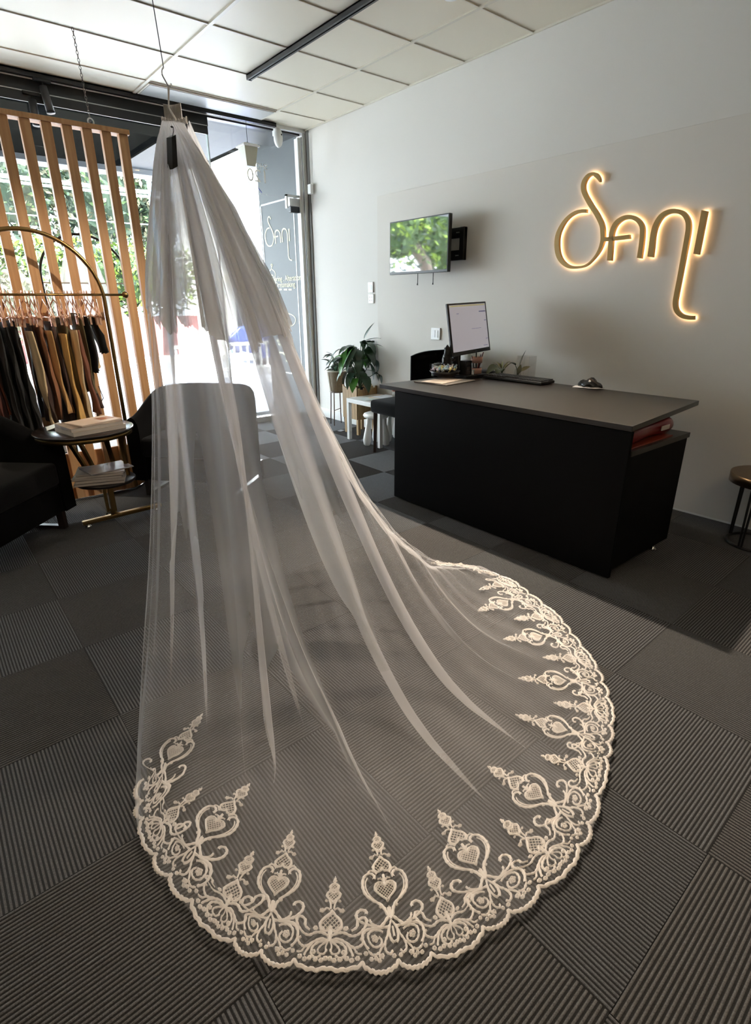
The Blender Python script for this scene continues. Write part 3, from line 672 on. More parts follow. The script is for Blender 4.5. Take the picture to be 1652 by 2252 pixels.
for k in range(46):
    a = rnd.uniform(0, 2*PI); h = rnd.uniform(.12, .47); r = .05+.10*rnd.random()
    b0 = Vector((bx_, by, .44)); b1 = b0+Vector((r*math.cos(a), r*math.sin(a), h))
    st.tube(spline([b0, b0+Vector((r*.4*math.cos(a), r*.4*math.sin(a), h*.6)), b1], 3), .004, 5)
    sel = 0 if k % 4 else (1 if k % 8 else 2)
    leaf_mesh(A[sel], b1, (math.cos(a), math.sin(a), rnd.uniform(.0, .9)), rnd.uniform(.17, .27), rnd.uniform(.06, .10), rnd.uniform(1.4, 3.2), rnd.uniform(-.4, .4))
for (d, z) in (((.5, -.1, 1), .52), ((.9, -.5, .5), .5), ((.7, -.9, .3), .47)): leaf_mesh(A[0], (bx_+.02, by-.05, .44+z-.03), d, .2, .045, .6)
leaf_mesh(A[1], (bx_-.06, by-.02, .86), (-.8, -.2, .25), .3, .075, 2.2)
A[0].build('leaves', m_leaf, t, True); A[1].build('bright_leaves', m_leafb, t, True); A[2].build('greyish_leaves', m_leafg, t, True); st.build('stems', m_stem, t)
# ---------------------------------------------------------------- small white table, papers, kids stools
for ob in list(t.children):
    for v in ob.data.vertices: v.co.x = min(v.co.x, -.022)
t = thing('side_table', 'low square white table covered with papers in the corner', 'table', (-.42, -1.25, 0))
wt = at(764, 874, 2, .45); x0, y1 = wt.x, -.95; x1, y0 = -.12, wt.y-.02
x0 = -.475; y0 = -1.72; x1 = -.075; y1 = -1.21
TZ = .405
MB().box((x0, y0, TZ-.04), (x1, y1+.0, TZ)).build('tabletop', m_white, t, bevel=.003)
for x in (x0, x1-.035):
    for y in (y0, y1-.035): MB().box((x, y, 0), (x+.035, y+.035, TZ-.04)).build('leg', m_white, t, bevel=.002)
cols = ['#e4e4ea', '#cfd8d4', '#d6c4ae', '#c9a78f', '#dfe3ea']
for k, (dx, dy, rz) in enumerate(((.20, .07, .3), (.12, .20, -.2), (.30, .24, .5), (.40, .1, -.3), (.34, .20, .1))):
    tag(sheet('paper_sheet', (x0+dx*.7+.06, y0+dy+.10), .21, .15, TZ+.001+.0015*k, .001, rz, mat('paper_%d' % k, cols[k], .7, var=.12, scale=18)), ['white drawing sheet nearest the table corner', 'pale green sheet at the window side of the white table', 'cream printed sheet under others on the white table', 'tan leaflet near the wall side of the white table', 'white page on top of the papers on the white table'][k], 'paper', 'papers on the white table')
t = thing('pencil_jar', 'clear jar with a terracotta lid on the white table near the desk end', 'jar', (-.20, -1.62, TZ))
MB().lathe([(.03, TZ+.01), (.03, TZ+.10), (.027, TZ+.10), (.027, TZ+.012)], 18, (-.20, -1.62, 0)).build('jar', m_clear, t, True)
MB().lathe([(.001, TZ+.085), (.032, TZ+.085), (.032, TZ+.115), (.001, TZ+.115)], 18, (-.20, -1.62, 0)).build('lid', mat('terracotta_lid', '#9a5b47', .6), t, True)
def kid_stool(x, y, lab):
    t = thing('kids_stool', lab, 'stool', (x, y, 0), 0, 'white bulbous-leg stools')
    MB().lathe([(.001, .255), (.09, .255), (.118, .265), (.125, .28), (.118, .295), (.09, .305), (.001, .307)], 28, (x, y, 0)).build('seat', m_white, t, True)
    for k in range(3):
        a = 2*PI*k/3+.9; c = Vector((x+.075*math.cos(a), y+.075*math.sin(a), 0)); o = Vector((.03*math.cos(a), .03*math.sin(a), 0))
        MB().tube([c+o+Vector((0, 0, z)) -o*z*3 for z in (.0, .01, .05, .09, .14, .2, .26)], [.02, .032, .04, .038, .03, .022, .02], 12).build('leg', m_white, t, True)
kid_stool(-.39, -1.565, 'white stool with bulbous legs left of the brown chair leg')
kid_stool(-.14, -1.575, 'white stool with bulbous legs half hidden behind the desk end')
tag(MB().add([(-.35, -.86, .002), (-.29, -.84, .004), (-.28, -.90, .006), (-.34, -.915, .002)], [(0, 1, 2, 3)]).build('paper_scrap', mat('grey_scrap', '#8b8b90', .6), None, solid=.003), 'small grey scrap lying on the carpet beside the plant stand', 'scrap')
# visitor chair with brown legs (seat beside desk end) and desk chair
def dining_chair(c, rz, lab, back=True):
    t = thing('upholstered_chair', lab, 'chair', (0, 0, 0)); R = Matrix.Translation(c)@Matrix.Rotation(rz, 4, 'Z')
    sh = [(-.22, -.2), (.22, -.2), (.21, .22), (-.21, .22)]
    MB().prism(sh, .36, .475).build('seat', m_velvet, t, True, bevel=.03, M4=R)
    for x, y in ((-.18, -.16), (.18, -.16), (-.17, .18), (.17, .18)):
        MB().tube([(x, y, .37), (x*1.04, y*1.04, 0)], [.024, .016], 4).build('leg', m_brownleg, t, M4=R)
    if back:
        P = []
        for i in range(13):
            u = -1+2*i/12; P.append([(u*.235, .19+.0*u*u-.03*(1-u*u)*0+zz_*.10-.05*u*u*.6, .42+.50*zz_*(1-.14*abs(u)**3)) for zz_ in [k/8 for k in range(9)]])
        MB().grid(P, 13, 9).build('backrest', m_velvet, t, True, solid=.045, M4=R)
    return t
dining_chair((-.415, -1.975, 0), .0, 'black upholstered chair seat on brown legs left of the desk', back=False)
# desk chair (black shell back seen over the desktop)
t = thing('office_chair', 'black desk chair whose wide back shows above the desktop', 'chair', (-.25, -2.42, 0))
P = []
for i in range(17):
    u = -1+2*i/16; P.append([(-.33+u*.27, -2.36+.10*u*u-.0, .50+.415*v*(1-.10*abs(u)**4)) for v in [k/8 for k in range(9)]])
MB().grid(P, 17, 9).build('backrest', m_velvet, t, True, solid=.05)
MB().prism([(-.53, -2.62), (-.13, -2.62), (-.13, -2.34), (-.53, -2.34)], .42, .50).build('seat', m_velvet, t, True, bevel=.03)
MB().tube([(-.33, -2.46, .08), (-.33, -2.46, .42)], .025, 12).build('gas_post', m_chrome, t, True)
for k in range(5):
    a = 2*PI*k/5; MB().tube([(-.33, -2.46, .09), (-.33+.2*math.cos(a), -2.46+.2*math.sin(a), .05)], [.022, .014], 8).blob((-.33+.2*math.cos(a), -2.46+.2*math.sin(a), .025), .025, 10, 6).build('caster_arm', m_blackp, t, True)
# vases and cuttings behind the keyboard
def cutting(name, lab, base, leaves, h):
    t = thing(name, lab, 'plant cutting', base); b = Vector(base)
    MB().lathe([(.024, 0), (.028, .02), (.022, .05), (.02, .065), (.018, .065), (.02, .05), (.025, .02), (.02, .004)], 18, b).build('vase', m_clear, t, True)
    st = MB()
    for k, (d, z, L, Wd, dr_, m) in enumerate(leaves):
        e = b+Vector((d[0]*.04, d[1]*.04, z)); st.tube(spline([b+Vector((0, 0, .01)), b+Vector((d[0]*.01, d[1]*.01, z*.6)), e], 3), .0025, 5)
        mb = MB(); leaf_mesh(mb, e, d, L, Wd, dr_, .5*((k % 3)-1)); mb.build('leaf', m, t, True)
    st.build('stems', m_stem, t)
m_lo = mat('olive_leaf', '#4c5330', .35, var=.25, scale=20); m_lc = mat('cream_green_leaf', '#8b8a5e', .4, var=.2, scale=20)
cutting('spider_cutting', 'spiky cutting with one large dark leaf behind the keyboard', (-.33+.0, -2.95, DZ), [((-.9, .1, .5), .06, .14, .07, 1.6, m_lo), ((-.7, -.3, .3), .05, .11, .06, 1.2, m_lo)]+[((math.cos(a)*.5, math.sin(a)*.5, 1), .05, .085, .012, 1.2, m_lc) for a in [k*.7 for k in range(9)]], .1)
cutting('pothos_cutting', 'variegated cutting with upright rounded leaves right of the spiky cutting', (-.36, -3.11, DZ), [((.3, -.1, 1), .08, .12, .055, .3, m_lo), ((-.6, .1, .4), .09, .09, .05, .6, m_lo), ((.5, -.4, .5), .05, .07, .04, .4, m_lc), ((0, -.2, 1), .03, .07, .035, .2, m_lc)], .1)
t = thing('clear_vase', 'tall clear square vase standing against the wall behind the cuttings', 'vase', (-.41, -3.16, DZ))
vx, vy = -.415, -3.13
vs = MB(); 
vx, vy = -.12, -3.0
tag(t, 'tall clear square vase behind the green cuttings', 'vase')
MB().box((-.33, -3.235, DZ), (-.327, -3.135, DZ+.16)).box((-.41, -3.235, DZ), (-.407, -3.135, DZ+.16)).box((-.41, -3.138, DZ), (-.327, -3.135, DZ+.16)).box((-.41, -3.235, DZ), (-.327, -3.232, DZ+.16)).box((-.41, -3.235, DZ), (-.327, -3.135, DZ+.004)).build('glass', m_clear, t)
# ---------------------------------------------------------------- stool on the right
sx, sy, sr = 0, 0, .17
c = at(1616, 1045, 2, .455)
S2 = Vector((-.235, -4.72, 0))
t = thing('round_side_table', 'round black side table with a bronze rim and thin black legs', 'side table', S2)
MB().lathe([(.001, .385), (.185, .385), (.188, .39), (.188, .40), (.001, .403)], 40, S2).build('top', mat('black_glass_top', '#0b0b0c', .12), t, True)
MB().lathe([(.188, .355), (.193, .355), (.193, .403), (.188, .403)], 40, S2).build('rim', mat('bronze_rim', '#8a7358', .3, 1), t, True)
MB().tube([S2+Vector((.14*math.cos(2*PI*k/40), .14*math.sin(2*PI*k/40), .009)) for k in range(40)], .009, 8, True).build('base_ring', m_black, t, True)
for k in range(4):
    a = PI*.93+k*PI/2
    for da in (-.05, .05):
        MB().tube([S2+Vector((.14*math.cos(a+da), .14*math.sin(a+da), .01)), S2+Vector((.135*math.cos(a+da*1.8), .135*math.sin(a+da*1.8), .385))], .006, 8).build('leg', m_black, t)
tag(MB().tube([S2+Vector((.02+.08*math.cos(2*PI*k/30), .0+.08*math.sin(2*PI*k/30), .409)) for k in range(30)], .006, 8, True).build('ring_dish', mat('grey_ring', '#8d8d92', .4), None, True), 'grey ring shaped dish edge lying on the bronze rimmed side table', 'dish')
# ---------------------------------------------------------------- timber slat screen
SY = -1.10
t = thing('slat_screen', 'tall screen of upright pine slats hung before the shop window', 'slat screen', (-2.9, SY, 0))
xr = -2.16; pitch = .118; TW = .058; ZT = 2.37
for k in range(15):
    x1 = xr-k*pitch-.002 if k else xr-.012
    x0 = x1-TW
    MB().box((x0, SY, .05), (x1, SY+.045, ZT-.03)).build('slat', m_wood, t, bevel=.002)
MB().box((xr-15*pitch, SY-.01, ZT-.03), (xr, SY+.085, ZT)).build('top_rail', m_wood, t, bevel=.002)
MB().box((xr-15*pitch, SY-.02, 0), (xr, SY+.09, .05)).box((xr-15*pitch, SY+.045, .05), (xr, SY+.065, .24)).build('bottom_rail', m_wood, t, bevel=.002)
# chain
e = at(198, 258, 1, SY+.03); q = Vector((e.x, SY+.03, ZT)); c0 = at(160, 66, 2, HC)
c0 = Vector((e.x-.0, SY+.10, HC))
t = thing('hanging_chain', 'thin chain from the ceiling holding up the slat screen', 'chain', q)
mb = MB(); n = 26
for k in range(n):
    a = q.lerp(c0, (k+.6)/(n+.6)); dz = (c0-q).length/n*.62; hx = Vector((.006, 0, 0)) if k % 2 else Vector((0, .006, 0)); vz = (c0-q).normalized()*dz
    mb.tube([a+hx*math.cos(w_)+vz*math.sin(w_) for w_ in [2*PI*j/10 for j in range(10)]], .0018, 5, True)
mb.build('links', mat('dark_steel', '#5c544e', .35, .9), t, True)
MB().tube([q+Vector((.018*math.cos(w_), 0, .02+.018*math.sin(w_))) for w_ in [2*PI*j/16 for j in range(16)]], .004, 8, True).build('eye_bolt', m_alu, t, True)
# ---------------------------------------------------------------- garment rack
RY = -1.30; rc = Vector((-2.97, RY, 1.285)); rr = .42
t = thing('garment_rack', 'brass arched garment rack on a mirrored oval base', 'clothes rack', (rc.x, RY, 0))
arch = [Vector((rc.x+rr, RY, .02)), Vector((rc.x+rr, RY, .7))]+[Vector((rc.x+rr*math.cos(a), RY, rc.z+rr*math.sin(a))) for a in [PI*k/28 for k in range(29)]]+[Vector((rc.x-rr, RY, .7)), Vector((rc.x-rr, RY, .02))]
MB().tube(arch, .013, 12).build('arch', m_gold, t, True)
MB().tube([(-3.53, RY, 1.332), (-2.415, RY, 1.332)], .008, 10).build('hanging_rail', m_gold, t, True)
for x in (-3.53, -2.41): MB().blob((x, RY, 1.332), .022, 16, 10).build('finial', m_gold, t, True)
m_mirror = mat('mirror_plate', '#c9cdd0', .03, 1)
ov = [(-2.66+.165*math.cos(a)*1., -1.32+.165*math.sin(a)) for a in [-PI/2+PI*k/14 for k in range(15)]]+[(-3.35+.165*math.cos(a), -1.32+.165*math.sin(a)) for a in [PI/2+PI*k/14 for k in range(15)]]
MB().prism(ov, .002, .020).build('mirrored_base', m_mirror, t, bevel=.002)
# hangers
hp = MB(); hk = [(0, 0, 0), (.0, .009, .004), (0, .013, -.008), (0, .004, -.022), (0, 0, -.036), (0, 0, -.06)]
hp.tube([Vector(p)+Vector((0, -.0, .012)) for p in [(0, -.012, -.006), (0, -.010, .006), (0, 0, .011), (0, .010, .006), (0, .012, -.006), (0, .004, -.02), (0, 0, -.04)]], .003, 6)
hp.tube([(0, -.0, -.028), (0, -.19, -.125), (0, -.2, -.135), (0, 0, -.135), (0, .2, -.135), (0, .19, -.125), (0, 0, -.028)], .0042, 6)
first = hp.build('clothes_hanger', m_rose, None, True)
clip = MB()
for y in (-.14, .14): clip.box((-.006, y-.012, -.185), (.006, y+.012, -.125))
clip.build('clips', m_rose, first)
rnd = random.Random(21); hx = []
x = -3.36
while x < -2.60:
    hx.append(x); x += rnd.choice((.018, .02, .024, .03))
for k, x in enumerate(hx):
    o = first if k == 0 else first.copy()
    if k:
        C.objects.link(o)
        for ch in first.children:
            c = ch.copy(); C.objects.link(c); c.parent = o
    o.location = (x, RY, 1.332); o.rotation_euler = (rnd.uniform(-.05, .05), 0, rnd.uniform(-.22, .16))
    tag(o, 'rose gold wire hanger on the brass clothes rail', 'hanger', 'rose gold hangers on the clothes rail')
# garments: soft folded cloth tubes hanging below the hangers
GM = {}
def gm(c):
    if c not in GM: GM[c] = mat('cloth_'+c.lstrip('#'), c, .85, var=.18, scale=7, stretch=(6, 6, 1), bump=.15, sheen=.1)
    return GM[c]
def garment(name, x, col, ztop, zbot, prof, lab, thick=.022, seed=0, legs=1, y0=RY, swing=0, cat='garment', flare=0):
    rnd = random.Random(seed*13+5); ph = [rnd.uniform(0, 6.3) for _ in range(5)]
    t = thing(name, lab, cat, (x, y0, ztop), group=None)
    for lg in range(legs):
        yo = 0 if legs == 1 else (-.07 if lg == 0 else .07)
        P = []; NZ = 22; NA = 28
        for i in range(NZ+1):
            v = i/NZ; wv = interp(prof, v); z = lerp(ztop, zbot, v); row = []
            for k in range(NA):
                a = 2*PI*k/NA; yy = math.cos(a)*wv; xx = math.sin(a)*(thick+flare*v*v)
                fold = (math.sin(yy*62+z*9+x*5)*.007+math.sin(yy*31-z*6+x*7)*.010+math.sin(yy*105+z*14)*.003+math.sin(z*31+yy*20)*.002)*(.4+v)
                row.append((x+xx+fold+swing*v*.06, y0+yo+yy*(1-.0)+.02*math.sin(v*5+ph[3])*v+(0 if legs == 1 else (.02*v if lg else -.02*v)), z+.006*math.sin(yy*50+ph[4])*(v > .98)))
            row.append(row[0]); P.append(row)
        MB().grid(P, NZ+1, NA+1).build('body' if legs == 1 else 'trouser_leg', gm(col), t, True, solid=.0015)
    return t
Bk, Cr, Tn, Mu, Ru, Br, Ol = '#0c0c0d', '#d2b890', '#bd925c', '#cfa25c', '#8f4d2e', '#3a241c', '#5a5032'
G = [
 ('dress', -3.345, Ru, 1.18, .42, [(0,.10),(.3,.13),(1,.17)], 'rust coloured dress at the left end of the visible clothes', 1, 0, 0),
 ('jacket', -3.30, '#5a2c20', 1.16, .52, [(0,.16),(.2,.2),(.8,.19),(1,.16)], 'brown jacket sleeve hanging beside the rust dress', 1, .2, 0),
 ('blouse', -3.27, Ru, 1.17, .62, [(0,.15),(.4,.15),(1,.13)], 'rust blouse between the brown jacket and the black coats', 1, 0, 0),
 ('coat', -3.215, Bk, 1.18, .40, [(0,.17),(.2,.21),(1,.22)], 'long black coat, first of the black clothes from the left', 1, 0, 0),
 ('coat', -3.165, Bk, 1.17, .45, [(0,.15),(.3,.2),(1,.23)], 'long black coat, middle of the black clothes on the rack', 1, 0, 0),
 ('dress', -3.12, Bk, 1.18, .38, [(0,.14),(.3,.16),(1,.22)], 'long black dress just left of the cream flared trousers', 1, 0, 0),
 ('trousers', -3.055, Cr, 1.12, .52, [(0,.075),(.3,.07),(.7,.055),(.86,.06),(1,.10)], 'cream flared trousers hanging at the front of the rack', 1, .6, -.13),
 ('skirt', -3.03, Br, 1.16, .55, [(0,.1),(.3,.16),(1,.2)], 'dark brown skirt behind the cream flared trousers', 1, 0, 0),
 ('shirt', -2.985, '#8b5c3d', 1.15, .56, [(0,.16),(.2,.19),(.7,.18),(1,.15)], 'dusty brown shirt right of the cream flared trousers', 1, 0, 0),
 ('trousers', -2.95, Tn, 1.12, .60, [(0,.08),(.5,.06),(1,.075)], 'tan trousers with a cuffed hem right of the dusty brown shirt', 1, .5, -.12),
 ('top', -2.915, Br, 1.17, .50, [(0,.15),(.4,.18),(1,.19)], 'dark brown top between the tan and the mustard trousers', 1, 0, 0),
 ('trousers', -2.875, Mu, 1.10, .44, [(0,.085),(.5,.06),(1,.085)], 'mustard trousers reaching lowest beside the magazines', 1, .2, -.14),
 ('vest', -2.845, Ol, 1.19, .52, [(0,.14),(.3,.17),(1,.12)], 'olive draped vest behind the mustard trousers', 1, 0, 0),
 ('shirt', -2.81, Cr, 1.12, .50, [(0,.12),(.4,.10),(1,.06)], 'pale cream shirt sleeve right of the mustard trousers', 1, 0, -.1),
 ('scarf', -2.79, '#7c4a33', 1.12, .58, [(0,.06),(.4,.05),(1,.045)], 'long rust brown scarf hanging over the cream shirt', 1, .5, -.16),
 ('vest', -2.765, Ol, 1.22, .70, [(0,.13),(.4,.12),(1,.08)], 'satin olive vest left of the short black top', 1, .4, -.05),
 ('top', -2.725, Bk, 1.20, .84, [(0,.13),(.5,.15),(1,.14)], 'short black top with a ragged hem on the right of the rack', 1, .5, -.03),
 ('vest', -2.695, Cr, 1.19, .86, [(0,.10),(.5,.09),(1,.12)], 'beige strap vest between the two black tops', 1, .3, 0),
 ('camisole', -2.655, Bk, 1.20, .96, [(0,.07),(.5,.12),(1,.10)], 'small black camisole, last garment at the right end', 1, .6, -.02)]
for k, (nm, x, col, zt_, zb_, prof, lab, legs, sw, yo) in enumerate(G):
    garment(nm, x, col, zt_, zb_, prof, lab, seed=k, legs=legs, y0=RY+yo, swing=sw, thick=.013)
t = thing('camisole', 'brown strappy camisole swinging low behind the rust scarf', 'garment', (-2.72, RY, 1.1))
P = [[(-2.74+.02*math.sin(a)+.03*v, RY-.05+.06*math.cos(a)*(.6+.4*v), lerp(.74, .60, v)) for a in [2*PI*k/16 for k in range(17)]] for v in [i/6 for i in range(7)]]
MB().grid(P, 7, 17).build('body', gm(Br), t, True, solid=.002)
MB().tube([(-2.735, RY-.1, .74), (-2.73, RY-.06, .95), (-2.735, RY-.0, 1.18)], .003, 6).tube([(-2.71, RY-.0, .6), (-2.68, RY-.05, .66), (-2.69, RY-.02, .74)], .003, 6).build('straps', gm(Br), t)
# ---------------------------------------------------------------- armchairs
def armchair(c, th, lab):
    t = thing('armchair', lab, 'armchair', (0, 0, 0)); R = Matrix.Translation(c)@Matrix.Rotation(th, 4, 'Z')
    hw, fr_, bk = .375, -.36, .34
    # wrapped shell: arms and back as one continuous upholstered wall
    outl = spline([(-hw, fr_), (-hw, -.1), (-hw+.02, .16), (-hw+.14, bk-.03), (0, bk), (hw-.14, bk-.03), (hw-.02, .16), (hw, -.1), (hw, fr_)], 6)
    P = []
    n = len(outl)
    for i, (x, y) in enumerate(outl):
        a = outl[max(0, i-1)]; b_ = outl[min(n-1, i+1)]; dx, dy = b_[0]-a[0], b_[1]-a[1]; l = math.hypot(dx, dy); nx, ny = dy/l, -dx/l   # inward
        nx, ny = (nx, ny) if (nx*(-x)+ny*(-y-.0)) > 0 else (-nx, -ny)
        f = smooth((y-fr_)/.42); top = .565+.145*f; th_ = .095
        front = i in (0, n-1)
        sec = [(0, .125), (0, .3), (.0, top-.10), (.006, top-.045), (.026, top-.012), (.05, top), (.072, top-.012), (.09, top-.045), (.095, top-.1), (.095, .3), (.095, .125)]
        P.append([(x+nx*u, y+ny*u, z) for u, z in sec])
    mb = MB().grid(P, n, 11)
    mb.add(P[0], [tuple(range(11))]); mb.add(P[-1], [tuple(range(11))[::-1]])
    mb.build('shell', m_velvet, t, True, M4=R)
    MB().box((-hw+.09, fr_-.0, .29), (hw-.09, bk-.1, .425)).build('seat_cushion', m_seat, t, True, bevel=.025, M4=R)
    MB().box((-hw+.095, fr_+.015, .125), (hw-.095, bk-.09, .288)).build('base', m_velvet, t, False, bevel=.008, M4=R)
    for s_ in (-1, 1):
        x = s_*(hw-.06)
        MB().box((x-.016, fr_+.06, 0), (x+.016, bk-.08, .02)).box((x-.016, fr_+.05, 0), (x+.016, fr_+.09, .13)).box((x-.016, bk-.11, 0), (x+.016, bk-.07, .13)).build('sled_leg', m_darkwood, t, M4=R)
    return t
armchair(Vector((-3.60, -1.975, 0)), math.radians(46), 'black velvet armchair with a grey seat at the left of the picture')
armchair(Vector((-2.13, -1.70, 0)), math.radians(-49), 'black velvet armchair half hidden behind the hanging veil')
# ---------------------------------------------------------------- magazine table
tc_ = Vector((-2.97, -2.03, 0))
t = thing('magazine_table', 'two tier round table with brass legs beside the left armchair', 'side table', tc_)
MB().lathe([(.001, .585), (.262, .585), (.268, .59), (.268, .597), (.262, .60), (.001, .60)], 48, tc_).build('top', mat('espresso_top', '#241c1a', .22), t, True)
MB().lathe([(.225, .56), (.255, .56), (.255, .585), (.225, .585)], 48, tc_).build('top_ring', m_gold, t, True)
lc = Vector((-2.905, -2.03, 0))
MB().lathe([(.001, .262), (.165, .262), (.17, .268), (.17, .278), (.165, .283), (.001, .283)], 40, lc).build('lower_shelf', mat('espresso_shelf', '#1d1614', .3), t, True)
for dx, dy in ((-.07, .12), (.10, .10), (.15, -.02), (-.02, .16)):
    a = Vector((tc_.x+dx*1.25, tc_.y+dy*1.2, .56)); b_ = Vector((lc.x+dx*.85, lc.y+dy*.85, .28))
    MB().tube([a, b_], [.016, .013], 4).build('upright', m_gold, t)
MB().box((lc.x-.03, lc.y-.008, .07), (lc.x-.012, lc.y+.008, .262)).box((lc.x-.004, lc.y-.022, .07), (lc.x+.026, lc.y+.010, .262)).build('post', m_gold, t, bevel=.002)
MB().tube(spline([(lc.x+.011, lc.y-.006, .08), (lc.x+.02, lc.y-.006, .05), (lc.x+.05, lc.y-.006, .034)], 5), [.012]*11, 8).tube(spline([(lc.x+.0, lc.y-.006, .08), (lc.x+.005, lc.y+.03, .05), (lc.x+.0, lc.y+.12, .03)], 5), [.012]*11, 8).build('curved_joint', m_gold, t, True)
MB().box((-3.085, -2.045, .022), (-2.60, -2.012, .048), .07).build('foot_bar', m_gold, t, bevel=.006)
for x, y in ((-3.055, -2.045), (-2.63, -2.012), (-2.90, -1.90)): MB().lathe([(.013, 0), (.02, .004), (.02, .012), (.009, .02), (.009, .024)], 16, (x, y, 0)).build('glide', m_chrome, t, True)
def mag(lab, cx, cy, z, w_, d_, h, rz, cover, grp, spine='#8f8479'):
    t = thing('magazine', lab, 'magazine', (cx, cy, z), 0, grp)
    MB().box((cx-w_/2+.001, cy-d_/2+.001, z+.0005), (cx+w_/2-.002, cy+d_/2-.001, z+h-.0005), rz, (cx, cy, z)).build('pages', m_mag, t)
    MB().box((cx-w_/2, cy-d_/2, z+h-.0005), (cx+w_/2, cy+d_/2, z+h+.0006), rz, (cx, cy, z)).box((cx-w_/2, cy-d_/2, z-.0002), (cx+w_/2, cy+d_/2, z+.0006), rz, (cx, cy, z)).box((cx-w_/2-.0005, cy-d_/2, z), (cx-w_/2+.001, cy+d_/2, z+h), rz, (cx, cy, z)).build('cover', cover, t)
    return t
mc = lambda n_, a, b_: mat(n_, a, .3, col2=b_, scale=11)
g1 = 'magazines on the round table top'; tz = .601
mag('thick magazine at the bottom of the upper stack', -2.945, -2.10, tz, .30, .23, .022, .22, mc('cv1', '#b7a897', '#d8cabb'), g1)
mag('middle magazine of the upper stack with grey pages', -2.95, -2.10, tz+.0235, .29, .22, .018, .18, mc('cv2', '#6d5c4d', '#c9b7a4'), g1)
tmg = mag('peach covered magazine on top of the upper stack', -2.925, -2.095, tz+.0435, .25, .18, .006, .34, mc('cv3', '#e0c3ac', '#edd9c6'), g1)
MB().box((-2.90, -2.13, tz+.0503), (-2.815, -2.06, tz+.0508), .34, (-2.925, -2.095, tz)).build('cover_photo', mc('cv4', '#8c4a31', '#b97a54'), tmg)
t = thing('booklet', 'small bright white booklet on the round table behind the armchair', 'booklet', (-3.09, -1.93, tz))
MB().add([(-3.15, -1.97, tz+.001), (-3.075, -1.975, tz+.02), (-3.06, -1.86, tz+.02), (-3.135, -1.86, tz+.001), ], [(0, 1, 2, 3)]).build('cover', m_white, t, solid=.002)
g2 = 'magazines on the lower shelf'; z = .284
for k, (dx, dy, w_, d_, h, rz, lab) in enumerate(((0, 0, .27, .21, .014, -.35, 'magazine lying directly on the lower shelf'), (.004, 0, .265, .20, .016, -.32, 'second magazine from the bottom of the lower stack'), (-.004, .004, .27, .205, .012, -.38, 'third magazine from the bottom of the lower stack'), (0, 0, .26, .20, .013, -.3, 'fourth magazine from the bottom of the lower stack'), (.01, .008, .26, .20, .006, -.28, 'silvery grey sheet covered magazine just under the topmost one'))):
    mag(lab, lc.x-.03+dx, lc.y-.03+dy, z, w_, d_, h, rz, mc('cl%d' % k, ['#3f3734', '#6a605a', '#4a4340', '#8a8078', '#77716f'][k], ['#8a7d74', '#aaa098', '#7d746d', '#b3aaa2', '#a5a0a0'][k]), g2); z += h+.0015
tm = mag('lilac grey magazine lying askew on top of the lower stack', lc.x+.01, lc.y-.03, z, .25, .19, .004, .12, mat('cl9', '#77757d', .25, var=.12, scale=8), g2)
# ---------------------------------------------------------------- bridal display in the window
t = thing('display_arch', 'thin black arch stand draped with white sheer fabric in the window', 'display stand', (-2.46, -.72, 0))
DY = -.72; DX = at(172, 512, 1, DY).x
arch = [Vector((DX+.30, DY, .03)), Vector((DX+.30, DY, .9))]+[Vector((DX+.30*math.cos(a), DY, 1.45+.30*math.sin(a)+(.0))) for a in [PI*k/24 for k in range(25)]]+[Vector((DX-.30, DY, .9)), Vector((DX-.30, DY, .03))]
MB().tube(arch, .009, 8).build('frame', m_black, t, True)
MB().tube([(DX-.3, DY, 1.42), (DX+.3, DY, 1.42)], .005, 6).build('crossbar', m_alu, t)
MB().lathe([(.001, .004), (.36, .004), (.37, .012), (.36, .02), (.001, .024)], 40, (DX, DY+.08, 0)).build('base', m_blackp, t, True)
t = thing('sheer_gown', 'white sheer gown hanging inside the arch behind the slats', 'gown', (DX, DY+.06, 1.6))
for nm, r0, r1, zt_, zb_, dy_ in (('overskirt', .05, .33, 1.66, .10, .10), ('bodice', .10, .17, 1.62, 1.15, .10)):
    P = []
    for i in range(26):
        v = i/25; z = lerp(zt_, zb_, v)
        r = r0+(r1-r0)*(v**.75 if nm == 'overskirt' else math.sin(v*2))
        P.append([(DX+r*math.cos(a)*(1+.05*math.sin(a*9+v)), DY+dy_+r*.45*math.sin(a)*(1+.1*math.sin(a*11)), z) for a in [2*PI*k/60 for k in range(61)]])
    MB().grid(P, 26, 61).build(nm, m_sheer, t, True)
